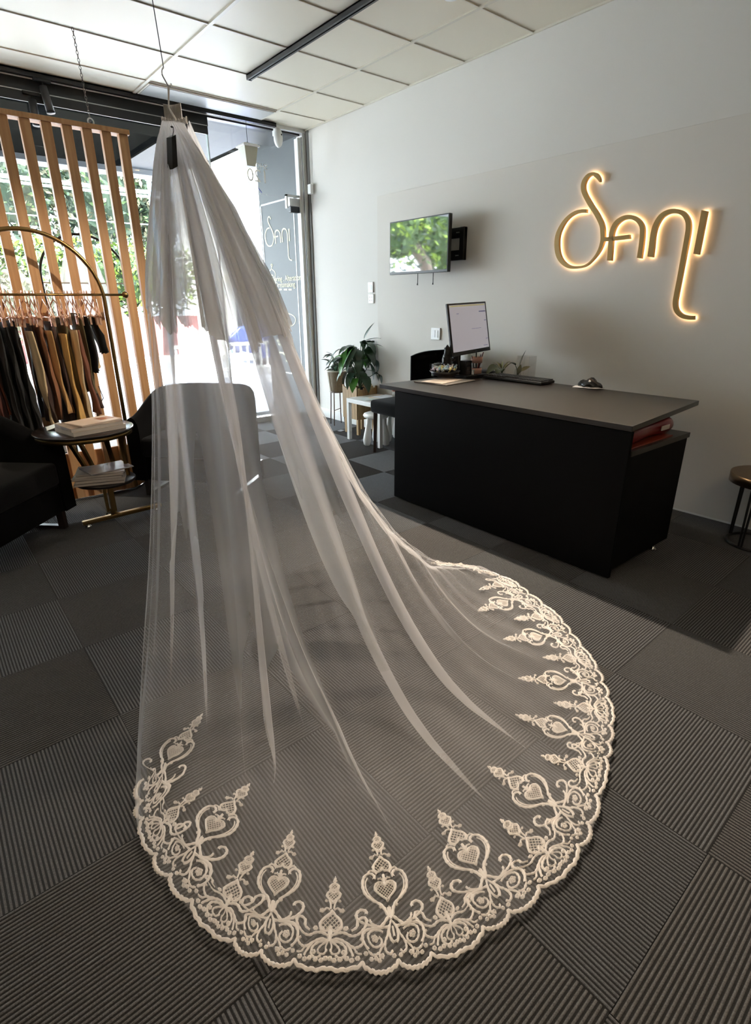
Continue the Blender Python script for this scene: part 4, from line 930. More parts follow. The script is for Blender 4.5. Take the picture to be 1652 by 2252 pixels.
# ---------------------------------------------------------------- outside
def foliage(name, lab, cat, boxes, n, size, mats, seed, trunk=None):
    """leaf clumps filling ellipsoids (cx,cy,cz,rx,ry,rz)"""
    rnd = random.Random(seed); t = thing(name, lab, cat, (boxes[0][0], boxes[0][1], 0))
    mbs = [MB() for _ in mats]
    for k in range(n):
        bx = boxes[rnd.randrange(len(boxes))]
        while True:
            u = Vector((rnd.uniform(-1, 1), rnd.uniform(-1, 1), rnd.uniform(-1, 1)))
            if .3 < u.length < 1: break
        u = u*(.8+.2*rnd.random()) if u.length < .9 else u
        p = Vector((bx[0]+u.x*bx[3], bx[1]+u.y*bx[4], bx[2]+u.z*bx[5])); d = Vector((rnd.gauss(0, 1), rnd.gauss(-.5, 1), rnd.gauss(.2, 1))).normalized()
        s = d.orthogonal().normalized(); s = Matrix.Rotation(rnd.uniform(0, 6.3), 3, d)@s; l = size*rnd.uniform(.6, 1.4); n_ = d.cross(s)
        mbs[rnd.randrange(len(mats))].add([p, p+s*l*.5+n_*l*.22, p+s*l, p+s*l*.5-n_*l*.22], [(0, 1, 2, 3)])
    for i, (mb, m) in enumerate(zip(mbs, mats)): mb.build('foliage' if i == 0 else 'lighter_foliage', m, t)
    core = MB()
    for bx in boxes: core.blob(bx[:3], (bx[3]*.62, bx[4]*.62, bx[5]*.62), 12, 8, .3, seed)
    core.build('inner_foliage', mats[0], t)
    if trunk:
        tb = MB()
        for q in trunk: tb.tube(spline(q[0], 4), [lerp(q[1], q[2], i/(4*(len(q[0])-1))) for i in range(4*(len(q[0])-1)+1)], 8)
        tb.build('trunk', mat('bark_%d' % seed, '#5b5048', .9, bump=.6, scale=8, var=.3), t, True)
    return t
f_dk = mat('foliage_dark', '#18291a', .8, var=.35, scale=3); f_md = mat('foliage_mid', '#2f431f', .8, var=.3, scale=3); f_lt = mat('foliage_lime', '#647a28', .8, var=.25, scale=3); f_ol = mat('foliage_olive', '#454432', .8, var=.3, scale=3)
foliage('hedge', 'lime tipped clipped hedge across the street', 'hedge', [(x, 10.7, 1.9, .9, .6, .95) for x in (-3, -1.9, -.8, .3, 1.3, 2.2)], 9000, .17, [f_md, f_lt, f_lt, f_dk], 1)
foliage('shrub', 'dry olive shrub at the left end of the hedge', 'shrub', [(-1.6, 9.0, 1.3, 1.1, .35, .9), (-.6, 9.0, 1.0, .7, .35, .7)], 3200, .13, [f_ol, f_ol, mat('twig_grey', '#857b70', .8)], 2)
foliage('tree', 'dark pine tree filling the sky behind the hedge', 'tree', [(-.3, 15.9, 4.8, 2.1, 1.3, 2.0), (2.3, 16, 4.6, 2.0, 1.3, 2.1), (3.9, 16.2, 4.2, 1.0, 1.2, 1.2)], 9000, .22, [f_dk, f_dk, f_ol, f_md], 3, [([(2.3, 15.8, 0), (2.4, 15.8, 2), (2.1, 15.8, 4)], .24, .14)])
foliage('tree', 'bright green tree at the left edge behind the slats', 'tree', [(-2.5, 12.6, 3.9, 1.3, .9, 1.6), (-3.8, 12.6, 4.2, 1.4, .9, 1.7)], 5000, .2, [f_md, f_lt, f_lt], 4, [([(-3, 12.6, 0), (-2.9, 12.6, 3)], .18, .1)])
foliage('tree', 'tree standing behind the white building on the right', 'tree', [(8.6, 16, 5.2, 2.2, 1.3, 1.4)], 2500, .25, [f_dk, f_md], 5, [([(8.6, 16, 0), (8.6, 16, 4)], .2, .12)])
foliage('tree', 'spreading street tree on the left that the television reflects', 'tree', [(-9.5, 9.5, 3.6, 2.2, 1.6, 1.6), (-12.5, 10, 3.8, 2.2, 1.6, 2.0), (-7.3, 10.2, 4.6, 1.6, 1.3, 1.4), (-14.5, 10.5, 2.2, 2, 1.5, 2.0)], 9000, .22, [f_md, f_dk, f_lt], 6, [([(-11.5, 9.6, 0), (-11.3, 9.5, 2.5), (-8.6, 9.2, 3.9)], .3, .14)])
structure(MB().box((-6, 9.55, -.02), (2.5, 9.7, .95)).build('wall_brick', mat('pink_brick', '#84504f', .9, var=.15, scale=12, bump=.2)))
t = thing('white_building', 'sunlit white shop building across the road', 'building', (6, 10.5, 0))
m_bw = mat('white_render', '#e9e7e2', .8)
MB().box((4.0, 10.4, 1.9), (10, 14, 6.2)).box((4.0, 10.9, -.02), (10, 14, 1.9)).build('walls', m_bw, t)
MB().box((3.9, 9.9, 1.86), (10, 10.9, 2.02)).build('awning', mat('cream_awning', '#d8d2c4', .7), t)
MB().box((4.3, 10.86, .3), (6.4, 10.9, 1.7)).box((6.7, 10.86, .3), (9, 10.9, 1.7)).build('shop_window', mat('dark_shop_glass', '#3a4450', .1), t)
def text(name, s_, size, loc, rot, m, parent=None, ext=.002, sx=1):
    cu = bpy.data.curves.new(name, 'FONT'); cu.body = s_; cu.size = size; cu.extrude = ext; cu.align_x = 'CENTER'; cu.align_y = 'CENTER'; cu.materials.append(m)
    tmp = bpy.data.objects.new(name, cu); C.objects.link(tmp); bpy.context.view_layer.update()
    me = bpy.data.meshes.new_from_object(tmp.evaluated_get(bpy.context.evaluated_depsgraph_get())); bpy.data.objects.remove(tmp)
    o = bpy.data.objects.new(name, me); C.objects.link(o); o.location = loc; o.rotation_euler = rot; o.scale = (sx, 1, 1)
    if parent: 
        o.parent = parent
        if parent.type == 'EMPTY': o.matrix_parent_inverse = (Matrix.Translation(parent.location)@parent.rotation_euler.to_matrix().to_4x4()).inverted()
    return o
e = at(556, 480, 1, 10.38); text('sign_lettering', 'Yum', .42, (e.x+.14, 10.38, e.z), (PI/2, 0, 0), mat('red_sign', '#c4606a', .6), t)
t = thing('parked_car', 'blue car parked across the road seen through the door glass', 'car', (3.6, 6.6, -.12))
m_car = mat('car_paint', '#4a5fa8', .2, spec=.8); m_cg = mat('car_glass', '#1c232c', .08)
prof = [(-2.0, .25), (-2.05, .55), (-1.75, .78), (-1.1, .86), (-.55, 1.28), (.6, 1.32), (1.25, .92), (1.85, .85), (2.0, .6), (1.98, .25)]
mb = MB(); n = len(prof); cx, cy = 4.6, 7.0
vs = [(cx+a, cy-.8, z-.12) for a, z in prof]+[(cx+a, cy+.8, z-.12) for a, z in prof]
mb.add(vs, [tuple(range(n)), tuple(range(n, 2*n))[::-1]]+[(i, (i+1) % n, n+(i+1) % n, n+i) for i in range(n)]); mb.build('body', m_car, t, bevel=.05)
MB().add([(cx-1.0, cy-.81, .77), (-.5+cx, cy-.81, 1.1), (.55+cx, cy-.81, 1.13), (1.1+cx, cy-.81, .79)], [(0, 1, 2, 3)]).build('side_window', m_cg, t)
for a in (-1.25, 1.25): MB().lathe([(.001, -.1), (.3, -.1), (.31, .0), (.3, .1), (.001, .1)], 24, (cx+a, cy-.76, .19), 'Y').build('wheel', m_blackp, t, True)
# utility pole, cables
t = thing('street_pole', 'pale blue street pole beside the power lines', 'pole', (1.45, 8.9, 0))
q = at(330, 420, 1, 8.9); MB().tube([(q.x, 8.9, -.05), (q.x, 8.9, 6.5)], .05, 10).build('shaft', mat('blue_pole', '#7fa8c0', .5), t, True)
for k, (py, r) in enumerate(((416, .022), (421, .016), (427, .016), (430, .012), (491, .012))):
    q = at(280, py, 1, 9.1)
    tag(MB().tube([(-5.4, 9.1, q.z+.04), (q.x, 9.1, q.z), (7, 9.1, q.z+.08)], r, 6).build('power_line', mat('pale_cable_%d' % k, '#cfdbe6', .5), None, True), ['topmost pale power line across the trees', 'second power line from the top', 'third power line from the top', 'fourth power line from the top', 'lone lower power line above the hedge'][k], 'cable', 'power lines across the street')
t = thing('white_fence', 'white balcony fence outside past the right end of the slats', 'fence', (1.2, 4.4, 0))
mb = MB()
for k in range(16): mb.box((.0+k*.14, 4.6, -.03), (.04+k*.14, 4.63, .52))
mb.build('pickets', m_white, t); MB().box((-.02, 4.59, .5), (2.2, 4.64, .56)).box((-.02, 4.59, .05), (2.2, 4.64, .1)).build('rails', m_white, t)
# exterior wall sign on the grey pier
m_sw = mat('sign_white', '#eef0ee', .5, emit='#eef0ee', es=.0); m_sg = mat('sign_cream', '#dcd9b4', .5)
PXX = -.004
sg2 = thing('exterior_sign', 'white outlined vertical SANI sign on the grey wall outside the door', 'sign', (PXX, .7, 1.4))
za0, za1 = .43, 2.365; ya0, ya1 = .335, 1.12-.03
mb = MB(); wd = .016
mb.box((PXX, ya0, za0), (-.0005, ya0+wd, za1)).box((PXX, ya1-wd, za0), (-.0005, ya1, za1)).box((PXX, ya0, za0), (-.0005, ya1, za0+wd)).box((PXX, ya0, za1-wd), (-.0005, ya1, za1)).build('border', m_sw, sg2)
ys_ = [p[0] for s_ in MAP for p in s_]; zs_ = [p[1] for s_ in MAP for p in s_]
A0, A1, B0, B1 = max(ys_), min(ys_), min(zs_), max(zs_)
q0 = at(585, 545, 0, PXX); q1 = at(641, 545, 0, PXX); zlo = at(641, 572, 0, PXX).z; zhi = at(594.6, 476, 0, PXX).z
def ribbon(mb, pts, wdt):
    n = len(pts); vs = []
    for i, (y, z) in enumerate(pts):
        a = pts[max(0, i-1)]; b_ = pts[min(n-1, i+1)]; dy, dz = b_[0]-a[0], b_[1]-a[1]; l = math.hypot(dy, dz) or 1
        wi = wdt[i] if isinstance(wdt, list) else wdt
        vs += [(PXX, y-dz/l*wi/2, z+dy/l*wi/2), (PXX, y+dz/l*wi/2, z-dy/l*wi/2)]
    vs2 = [(-.0005, v[1], v[2]) for v in vs]; m_ = len(vs)
    mb.add(vs+vs2, [(2*i, 2*i+2, 2*i+3, 2*i+1) for i in range(n-1)]+[(2*i, m_+2*i, m_+2*i+2, 2*i+2) for i in range(n-1)]+[(2*i+1, 2*i+3, m_+2*i+3, m_+2*i+1) for i in range(n-1)])
sc_ = (q0.y-q1.y)/(A0-A1); mb = MB()
for s_ in MAP: ribbon(mb, [(q0.y+(y-A0)*sc_, lerp(zlo, zhi, (z-B0)/(B1-B0))) for y, z, w_ in s_], [max(.014, w_*sc_*1.0) for y, z, w_ in s_])
mb.build('lettering', m_sg, sg2)
z5 = lambda x, y: (lambda q: (q.y, q.z))(at(520+x*.26631, 250+y*.26631, 0, PXX))
mb = MB()
for ln in ([(290,1243),(296,1255),(290,1272),(286,1285),(276,1300)], [(292,1285),(300,1290),(314,1305),(321,1325),(318,1360),(322,1400),(326,1440),(322,1490)], [(282,1342),(292,1332),(304,1338)], [(285,1345),(283,1375),(290,1410),(288,1450),(296,1500),(306,1550),(322,1600),(345,1660),(370,1720),(392,1760),(406,1772),(398,1776)], [(312,1510),(330,1550),(352,1610),(385,1680),(415,1730),(450,1752),(478,1735),(488,1705),(480,1680),(455,1660),(420,1645),(385,1610),(360,1570)], [(284,1250),(288,1243),(296,1246),(297,1258),(289,1262),(284,1250)]):
    ribbon(mb, spline([z5(*p) for p in ln], 5), .010)
mb.build('gown_drawing', m_sg, sg2)
for s_, x, y, size in (('Tailoring . Alteration', 398, 1362, .088), ('Dressmaking', 401, 1413, .088)):
    yy, zz_ = z5(x, y); text('caption', s_, size, (PXX, yy, zz_), (PI/2, 0, -PI/2), m_sg, sg2, .001)
mb = MB()
for x0_, x1_, y_ in ((355, 375, 1449), (392, 420, 1450), (430, 455, 1450), (412, 448, 1880), (330, 400, 1878), (425, 450, 1910), (345, 405, 1908), (310, 430, 1980), (390, 428, 1990), (325, 372, 2035), (410, 435, 2042)):
    (ya, zaa), (yb_, zbb) = z5(x0_, y_), z5(x1_, y_+2); mb.box((PXX, min(ya, yb_), zbb-.009), (-.0005, max(ya, yb_), zbb+.009))
mb.build('small_print', m_sg, sg2)
# decals on the transom glass (read from the street)
dc = thing('transom_decal', 'white shop number lettering on the glass above the door', 'decal', (-.5, WY, 2.5))
q = at(562, 364, 1, WY); text('shop_word', 'SHOP 1', .07, (q.x+.02, WY+.001, q.z), (PI/2, 0, PI), m_white, dc, .0008)
q = at(567, 388, 1, WY); text('shop_number', '120', .16, (q.x, WY+.001, q.z), (PI/2, 0, PI), m_white, dc, .0008)
q0_ = [at(x, y, 1, WY+.001) for x, y in ((545, 396), (550, 406), (554, 412), (553, 421), (560, 416), (568, 413), (576, 424))]
MB().tube(q0_, .004, 6).build('star_outline', mat('blue_tape', '#5d63c0', .5), dc)
# ---------------------------------------------------------------- the veil
T0 = Vector((-2.42, -2.55, 2.08)); CD = Vector((.776, -.63, 0))
veil = thing('wedding_veil', 'long ivory tulle cathedral veil with a lace hem hung from the ceiling', 'veil', (T0.x, T0.y, 0))
HEM = [(304,1640),(300,1720),(300,1800),(315,1860),(345,1915),(385,1965),(450,2045),(525,2096),(607,2127),(662,2138),(718,2139),(775,2142),(830,2144),(880,2138),(930,2128),(1021,2098),(1090,2046),(1135,2018),(1190,1972),(1253,1917),(1294,1850),(1314,1790),(1334,1715),(1345,1640),(1350,1570),(1330,1505),(1304,1452),(1260,1396),(1226,1354),(1167,1308),(1128,1279),(1075,1260),(1015,1250),(962,1246)]
HP = [Vector((q.x, q.y)) for q in (at(x, y, 2, .006) for x, y in HEM)]
HP = [Vector(p) for p in spline([tuple(p) for p in HP], 8)]
cum = [0]
for a, b_ in zip(HP, HP[1:]): cum.append(cum[-1]+(b_-a).length)
HL = cum[-1]
def hem(s):
    s = max(0, min(HL, s)); lo, hi = 0, len(cum)-1
    while hi-lo > 1:
        m_ = (lo+hi)//2
        if cum[m_] <= s: lo = m_
        else: hi = m_
    return HP[lo].lerp(HP[hi], (s-cum[lo])/max(1e-9, cum[hi]-cum[lo]))
def hem_s_near(p):
    best = min(range(len(HP)), key=lambda i: (HP[i]-p).length); return cum[best]
PL = [(0,2.075),(.06,2.0),(.13,1.915),(.334,1.565),(.454,1.322),(.559,.905),(.735,.487),(.888,.217),(.99,.03),(1,.012)]
PR = [(0,2.075),(.026,2.0),(.108,1.784),(.213,1.559),(.32,1.331),(.389,1.119),(.497,.812),(.688,.383),(.826,.172),(.95,.03),(1,.010)]
PM = [(0,2.075),(.04,2.0),(.12,1.80),(.24,1.50),(.34,1.22),(.45,.86),(.56,.50),(.66,.22),(.74,.07),(.80,.018),(.86,.010),(1,.008)]
def sm(tab): return spline(tab, 4)
PL, PR, PM = sm(PL), sm(PR), sm(PM)
def zprof(u, s):
    if u < .30: return lerp(interp(PL, s), interp(PM, s), smooth(u/.30))
    if u > .72: return lerp(interp(PM, s), interp(PR, s), smooth((u-.72)/.28))
    return interp(PM, s)
SILR = [(415,275),(430,310),(480,420),(540,530),(600,640),(640,740),(700,880),(779,1028),(800,1070),(870,1165),(960,1244)]
def px_of(p):
    v = p-CAM; d = v.dot(fw); return W/2+F*v.dot(RT)/d, H/2-F*v.dot(UP)/d
DT = {}
def drape_table(n=48):
    # how low each gore hangs: it never stands outside the taut right hand edge of the cloth
    for i in range(n+1):
        for j in range(n+1):
            u, s = i/n, j/n; h = hem(u*HL); a = comb(u); q = Vector((a.x, a.y)).lerp(h, s); z = zprof(u, s)
            if u > .5:
                for _ in range(60):
                    x, y = px_of(Vector((q.x, q.y, z)))
                    if y >= 1244 or z < .02 or x <= interp([(b_, a_) for a_, b_ in SILR], y)+lerp(-14, 0, smooth((u-.9)/.1)): break
                    z -= .025
            DT[i, j] = max(.012, z) if s < .98 else zprof(u, s)
def zd(u, s, n=48):
    x, y = min(n-1e-6, max(0, u)*n), min(n-1e-6, max(0, s)*n); i, j = int(x), int(y); fx_, fy_ = x-i, y-j
    return lerp(lerp(DT[i, j], DT[i+1, j], fx_), lerp(DT[i, j+1], DT[i+1, j+1], fx_), fy_)
def comb(u): return T0+CD*(-.060+.120*u)+Vector((0, 0, -.012*math.sin(PI*u)+.006))
drape_table()
rnd = random.Random(17)
# folds: (centre along hem 0-1, s of the tip, half width, strength, kick)
def u_of(px, py):
    q = at(px, py, 2, .01); d = (Vector((q.x, q.y))-Vector((T0.x, T0.y)))
    best = None
    for i, h in enumerate(HP):
        e = h-Vector((T0.x, T0.y)); cr = abs(e.x*d.y-e.y*d.x)/e.length/d.length
        if e.dot(d) > 0 and (best is None or cr < best[0]): best = (cr, cum[i]/HL, d.length/e.length)
    return best[1], best[2]
FOLDS = []
for (px, py, w_, a_) in ((470,1700,0.039,1.9),(620,1740,0.045,2.1),(556,1800,0.018,1.5),(682,1645,0.060,2.5),(780,1480,0.057,2.2),(1165,1655,0.051,2.2),(1105,1805,0.045,2.0),(930,1385,0.033,1.9),(1200,1465,0.024,1.6),(870,1250,0.039,1.8),(912,1930,0.021,1.6),(620,1830,0.012,1.3),(395,1660,0.045,1.8),(1180,1520,0.015,1.4),(1060,1470,0.015,1.4),(820,1800,0.012,1.3),(1000,1330,0.027,1.6),(760,1700,0.015,1.3),(440,1500,0.045,1.9)):
    u, s = u_of(px, py); FOLDS.append((u, min(.97, s), w_, a_, rnd.choice((-1, 1))))
MAINF = list(FOLDS)
for k in range(30): FOLDS.append((rnd.random(), rnd.uniform(.34, .66), rnd.uniform(.010, .028), rnd.uniform(1.2, 2.2), rnd.choice((-1, 1))))
for k in range(22): FOLDS.append((rnd.random(), rnd.uniform(.74, .93), rnd.uniform(.003, .006), rnd.uniform(.9, 1.3), rnd.choice((-1, 1))))
FOLDS.sort()
PH = [rnd.uniform(0, 6.3) for _ in range(12)]
def fold_u(u, s):
    du = 0; off = 0
    for (c, e, w_, a_, k) in FOLDS:
        if s >= e: continue
        x = (u-c)/(w_*(.25+.75*(1-s/e)**.6))
        if abs(x) > 2.6: continue
        r = min(1, s/.10)*(1-s/e)**.55
        g = math.exp(-x*x)
        du += -w_*a_*1.35*x*g*r*k if k > 0 else w_*a_*1.35*x*g*r*-1
        off += g*r*k*w_
    return u+du, off
def gather(u, s, top):
    n = math.sin(u*43+PH[3])*.5+math.sin(u*97+PH[4])*.3+math.sin(u*21+PH[5])*.5+math.sin(u*163)*.2
    band = sum(.17*math.exp(-((u-c)/(w_*(.2+.8*(1-s/e)**.6)))**4)*min(1, s/.1)*min(1, (1-s/e)*5) for c, e, w_, a_, k in MAINF if s < e)
    return band+max(0, top*(1-smooth(s/.62))*(.55+.5*n))+.10*(1-smooth(s/.85))
def add_gather(o, vals):
    at3 = o.data.attributes.new('gather', 'FLOAT', 'POINT'); at3.data.foreach_set('value', vals)
def vpoint(u, s, z0=None):
    uu, off = fold_u(u, s); uu = max(0, min(1, uu))
    h = hem(uu*HL); a = comb(uu)
    p = Vector((a.x, a.y)).lerp(h, s); z = zd(uu, s)
    if z > a.z: z = a.z-.0
    air = smooth((z-.015)/.25)
    rip = (math.sin(uu*95+PH[0]+s*2)*.5+math.sin(uu*171+PH[1]-s*3)*.3+math.sin(uu*47+PH[2]+s)*.6)
    d = Vector((h.x-a.x, h.y-a.y)).normalized()
    n = (.012*rip*air*(.35+min(1, s*3))+off*s*1.1*(air*.8+.2))
    bulge = .055*math.sin(PI*uu)*smooth(s/.12)*(1-smooth((s-.15)/.4))
    p += d*(n*.6+bulge)
    z += n*.5+ (1-air)*(.004+.003*math.sin(uu*130+PH[3]+s*11)+.003*math.sin(uu*61-s*17+PH[4])+abs(off)*.5)
    return Vector((p.x, p.y, max(.0035, z)))
NU, NV = 900, 110
P = [[vpoint(i/NU, (j/NV)**1.05) for j in range(NV+1)] for i in range(NU+1)]
add_gather(MB().grid(P, NU+1, NV+1).build('tulle_train', m_tulle, veil, True), [gather(i/NU, (j/NV)**1.05, .75) for i in range(NU+1) for j in range(NV+1)])
# short upper tier, gathered all round and falling to about hip height
P = []; NU2 = 420
for i in range(NU2+1):
    u = i/NU2; row = []
    zt9 = 1.17+.05*math.sin(u*9+1)+.03*math.sin(u*31); lim = .2
    while zd(u, lim) > zt9: lim += .004
    for j in range(56):
        v = j/55; s = v*lim
        uu = max(0, min(1, -.004+1.008*u+(.010*math.sin(u*83+PH[5]+v)+.006*math.sin(u*190+PH[6])-.5*.012*math.sin(u*52+PH[7]))*min(1, v*4)))
        h = hem(uu*HL); a = comb(uu); q = Vector((a.x, a.y)).lerp(h, s); z = zd(uu, s)
        d = Vector((h.x-a.x, h.y-a.y)).normalized()
        n = .014*(math.sin(u*120+PH[8]+v*2)+.6*math.sin(u*233+PH[9])+.5*math.sin(u*61+PH[10]-v*2))*min(1, v*2.5)
        q += d*(n+.012+.055*math.sin(PI*uu)*smooth(s/.12)*(1-smooth((s-.15)/.4)))
        row.append(Vector((q.x, q.y, z+.010+n*.4)))
    P.append(row)
add_gather(MB().grid(P, NU2+1, 56).build('tulle_short_tier', m_tulle2, veil, True), [gather(i/NU2+.13, j/55*.4, .8) for i in range(NU2+1) for j in range(56)])
# gathered heading over the comb
P = []
for i in range(61):
    u = i/60; a = comb(u); r = .013+.003*math.sin(u*60)
    P.append([a+Vector((-CD.y, CD.x, 0))*(r*math.cos(t_))+Vector((0, 0, r*math.sin(t_)+.004)) for t_ in [2*PI*k/12 for k in range(13)]])
MB().grid(P, 61, 13).build('gathered_heading', m_comb, veil, True)
P = []
for i in range(81):
    u = .18+.72*i/80; a = comb(u)+Vector((.02, .10, 0))+CD*.01
    P.append([a+Vector((-CD.y, CD.x, 0))*(.010*math.sin(i*1.7)*(1-.4*v))+Vector((0, 0, -.03+.13*v)) for v in (0, .5, 1)])
MB().grid(P, 81, 3).build('hair_comb', m_comb, veil, True)
# swing tag
q = T0+Vector((-.035, -.075, -.03)); 
tagp = [at(x, y, 1, T0.y-.33) for x, y in ((378, 301), (387, 296), (391, 366), (380, 372))]
MB().add([p for p in tagp]+[p+Vector((-.012, .03, 0)) for p in tagp], [(0, 1, 2, 3), (7, 6, 5, 4), (0, 4, 5, 1), (1, 5, 6, 2), (2, 6, 7, 3), (3, 7, 4, 0)]).build('swing_tag', m_blackp, veil)
MB().tube([at(381, 279, 1, T0.y-.33), at(382, 288, 1, T0.y-.33), at(379, 301, 1, T0.y-.33)], .0015, 6).blob(at(378, 279, 1, T0.y-.33), (.006, .004, .004)).build('tag_string', m_blackp, veil)
# hook and wire
hk0 = T0+Vector((.0, 0, .0)); w1 = at(371, 236, 1, T0.y+.01); w2 = at(361, 160, 1, T0.y+.02); w3 = at(335, 0, 1, T0.y+.03)
top_ = w2+(w3-w2)*((HC-w2.z)/(w3.z-w2.z))
t = thing('ceiling_wire', 'long thin wire with a hook dropping from the ceiling to the veil', 'wire', (w2.x, w2.y, HC))
MB().tube([top_, w2+Vector((.0, 0, .02))], .0022, 6).build('wire', mat('grey_wire', '#4a4a4a', .4, .8), t)
hookp = [w2+Vector((0, 0, .02)), w2+Vector((-.008, 0, .01)), w2+Vector((-.01, 0, -.01)), w2+Vector((.002, 0, -.032)), w2+Vector((.014, 0, -.05)), w2+Vector((.024, 0, -.046)), w2+Vector((.027, 0, -.036))]
MB().tube(spline(hookp, 4), .0032, 8).build('hook', m_chrome, t, True)
MB().tube([w2+Vector((.014, 0, -.048)), w1, T0+Vector((0, -.01, .01)), comb(.5)+Vector((0, -.02, -.03))], [.0055, .0035, .005, .004], 6).build('ribbon_loop', m_comb, t, True)
# ---------------------------------------------------------------- lace
def heart(cx, cy, r, flip=1, n=26):
    """heart whose point looks to the hem when flip is 1"""
    o = []
    for k in range(n+1):
        a = 2*PI*k/n; x = 16*math.sin(a)**3; y = 13*math.cos(a)-5*math.cos(2*a)-2*math.cos(3*a)-math.cos(4*a)
        o.append((cx+x/16*r, cy+(y+2.5)/15*r*1.15*flip))
    return o
def circ(cx, cy, r, n=10): return [(cx+r*math.cos(2*PI*k/n), cy+r*math.sin(2*PI*k/n)) for k in range(n+1)]
def inside(pt, poly):
    x, y = pt; c = False
    for (x1, y1), (x2, y2) in zip(poly, poly[1:]+poly[:1]):
        if (y1 > y) != (y2 > y) and x < (x2-x1)*(y-y1)/(y2-y1)+x1: c = not c
    return c
def net(poly, step, wd):
    xs_ = [p[0] for p in poly]; ys2 = [p[1] for p in poly]; cx, cy = (min(xs_)+max(xs_))/2, (min(ys2)+max(ys2))/2; R_ = max(max(xs_)-min(xs_), max(ys2)-min(ys2)); out = []
    for sgn in (1, -1):
        k = -R_
        while k < R_:
            seg = []; m_ = 40
            for i in range(m_+1):
                t_ = -R_+2*R_*i/m_; x = cx+(t_*.62+k*.78); y = cy+sgn*(t_*.78-k*.62)
                if inside((x, y), poly): seg.append((x, y))
                else:
                    if len(seg) > 1: out.append((seg[::3]+[seg[-1]], wd))
                    seg = []
            if len(seg) > 1: out.append((seg[::3]+[seg[-1]], wd))
            k += step
    return out
def mir(curves): return curves+[([(-x, y) for x, y in c], w_) for c, w_ in curves]
def sp(p, w_, n=4): return (spline(p, n), w_)
def flower(x, y, r): return [(circ(x+r*.62*math.cos(a), y+r*.62*math.sin(a), r*.34, 6), r*.4) for a in [2*PI*k/5 for k in range(5)]]
def scallop(x0, x1, dip, notch=0):
    """outer braided edge between x0 and x1 bulging to y = 0"""
    o = []
    n = 30
    for k in range(n+1):
        f = k/n; x = lerp(x0, x1, f); y = .62-dip*math.sin(PI*f)**.6+.05*math.cos(f*2*PI*7)+notch*math.exp(-((f-.5)/.10)**2)
        o.append((x, y))
    return o
BIG = []
BIG += mir([sp([(.18,3.6),(.75,3.05),(1.2,3.1),(1.75,3.35),(2.1,3.75),(2.12,4.2),(1.82,4.45),(1.5,4.3),(1.52,4.05)], .17),
            sp([(1.05,3.1),(1.35,3.35),(1.38,3.62)], .13),
            sp([(.3,2.9),(.95,2.95),(1.7,2.95),(2.3,2.6),(2.45,2.0),(2.1,1.45)], .17), sp([(.75,2.6),(1.0,2.75),(1.5,2.8),(1.95,2.5),(2.0,2.0),(1.65,1.65),(1.2,1.7),(1.0,2.0),(1.15,2.3)], .14),
            sp([(.25,3.0),(.45,2.4),(.75,1.9),(.8,1.35),(.5,1.1),(.3,1.3)], .15), sp([(.15,3.1),(.35,2.5),(.30,2.0),(.12,1.75)], .10),
            sp([(.85,1.8),(1.25,1.35),(1.3,1.0),(1.0,.9)], .13), sp([(1.35,1.25),(1.75,1.1),(2.15,1.35)], .15)])
BIG += [sp([(0,3.4),(-.28,2.7),(-.25,2.1),(0,1.85),(.25,2.1),(.28,2.7),(0,3.4)], .12), ([(0, 2.9), (0, 2.2)], .12)]
for x, y in ((1.5, 2.2), (-1.5, 2.2)): BIG += flower(x, y, .26)
for x, y in ((2.35, 1.2), (1.6, .9), (1.1, 1.05), (-2.35, 1.2), (-1.6, .9), (-1.1, 1.05), (.25, .95), (-.25, .95), (1.95, .85), (-1.95, .85), (1.35, .75), (-1.35, .75)): BIG += [(circ(x, y, .10, 6), .13)]
BIG += mir([(scallop(.0, 2.62, .58), .20), ([(x, y-.13) for x, y in scallop(.0, 2.62, .58)], .09)])
BIG += mir([sp([(.12,3.5),(.22,4.0),(.45,4.55),(1.0,5.05),(1.38,5.6),(1.48,6.3),(1.3,6.95),(.9,7.15),(.62,6.9),(.68,6.6)], .17), sp([(.52,4.62),(1.0,5.25),(1.25,5.8),(1.28,6.4),(1.1,6.8)], .08),
            sp([(.4,7.0),(.7,7.35),(.95,7.3),(.95,7.05)], .12), sp([(.05,6.35),(.22,6.6),(.45,6.55)], .11)])
BIG += [([(0, 3.4), (0, 4.3)], .2), (circ(.47, 4.45, .10, 6), .12), (circ(-.47, 4.45, .10, 6), .12)]
h1 = heart(0, 5.55, .72); BIG += [(h1, .13), (heart(0, 5.5, .60), .07)]+net(h1, .17, .045)
BIG += [([(0, 6.1), (0, 6.9)], .14), (circ(0, 6.5, .12, 6), .12)]
h2 = heart(0, 7.85, .60, -1); BIG += [(h2, .16)]+net(heart(0, 7.85, .52, -1), .21, .045)
for s_ in (-1, 1): BIG += flower(s_*.62, 8.45, .15)+[sp([(s_*.1, 8.55), (s_*.35, 8.65), (s_*.5, 8.5)], .12), sp([(s_*.12, 8.6), (s_*.16, 8.95), (s_*.3, 9.15)], .10)]
h3 = heart(0, 9.35, .40); BIG += [(h3, .14)]+net(h3, .16, .04)+[(circ(.4, 9.1, .07, 5), .08), (circ(-.4, 9.1, .07, 5), .08)]
h4 = circ(0, 10.05, .24, 12); BIG += [(h4, .14)]+net(h4, .14, .04)+[(circ(0, 10.5, .07, 5), .13), ([(0, 10.3), (0, 10.75)], .1), (circ(.22, 9.8, .06, 5), .08), (circ(-.22, 9.8, .06, 5), .08)]
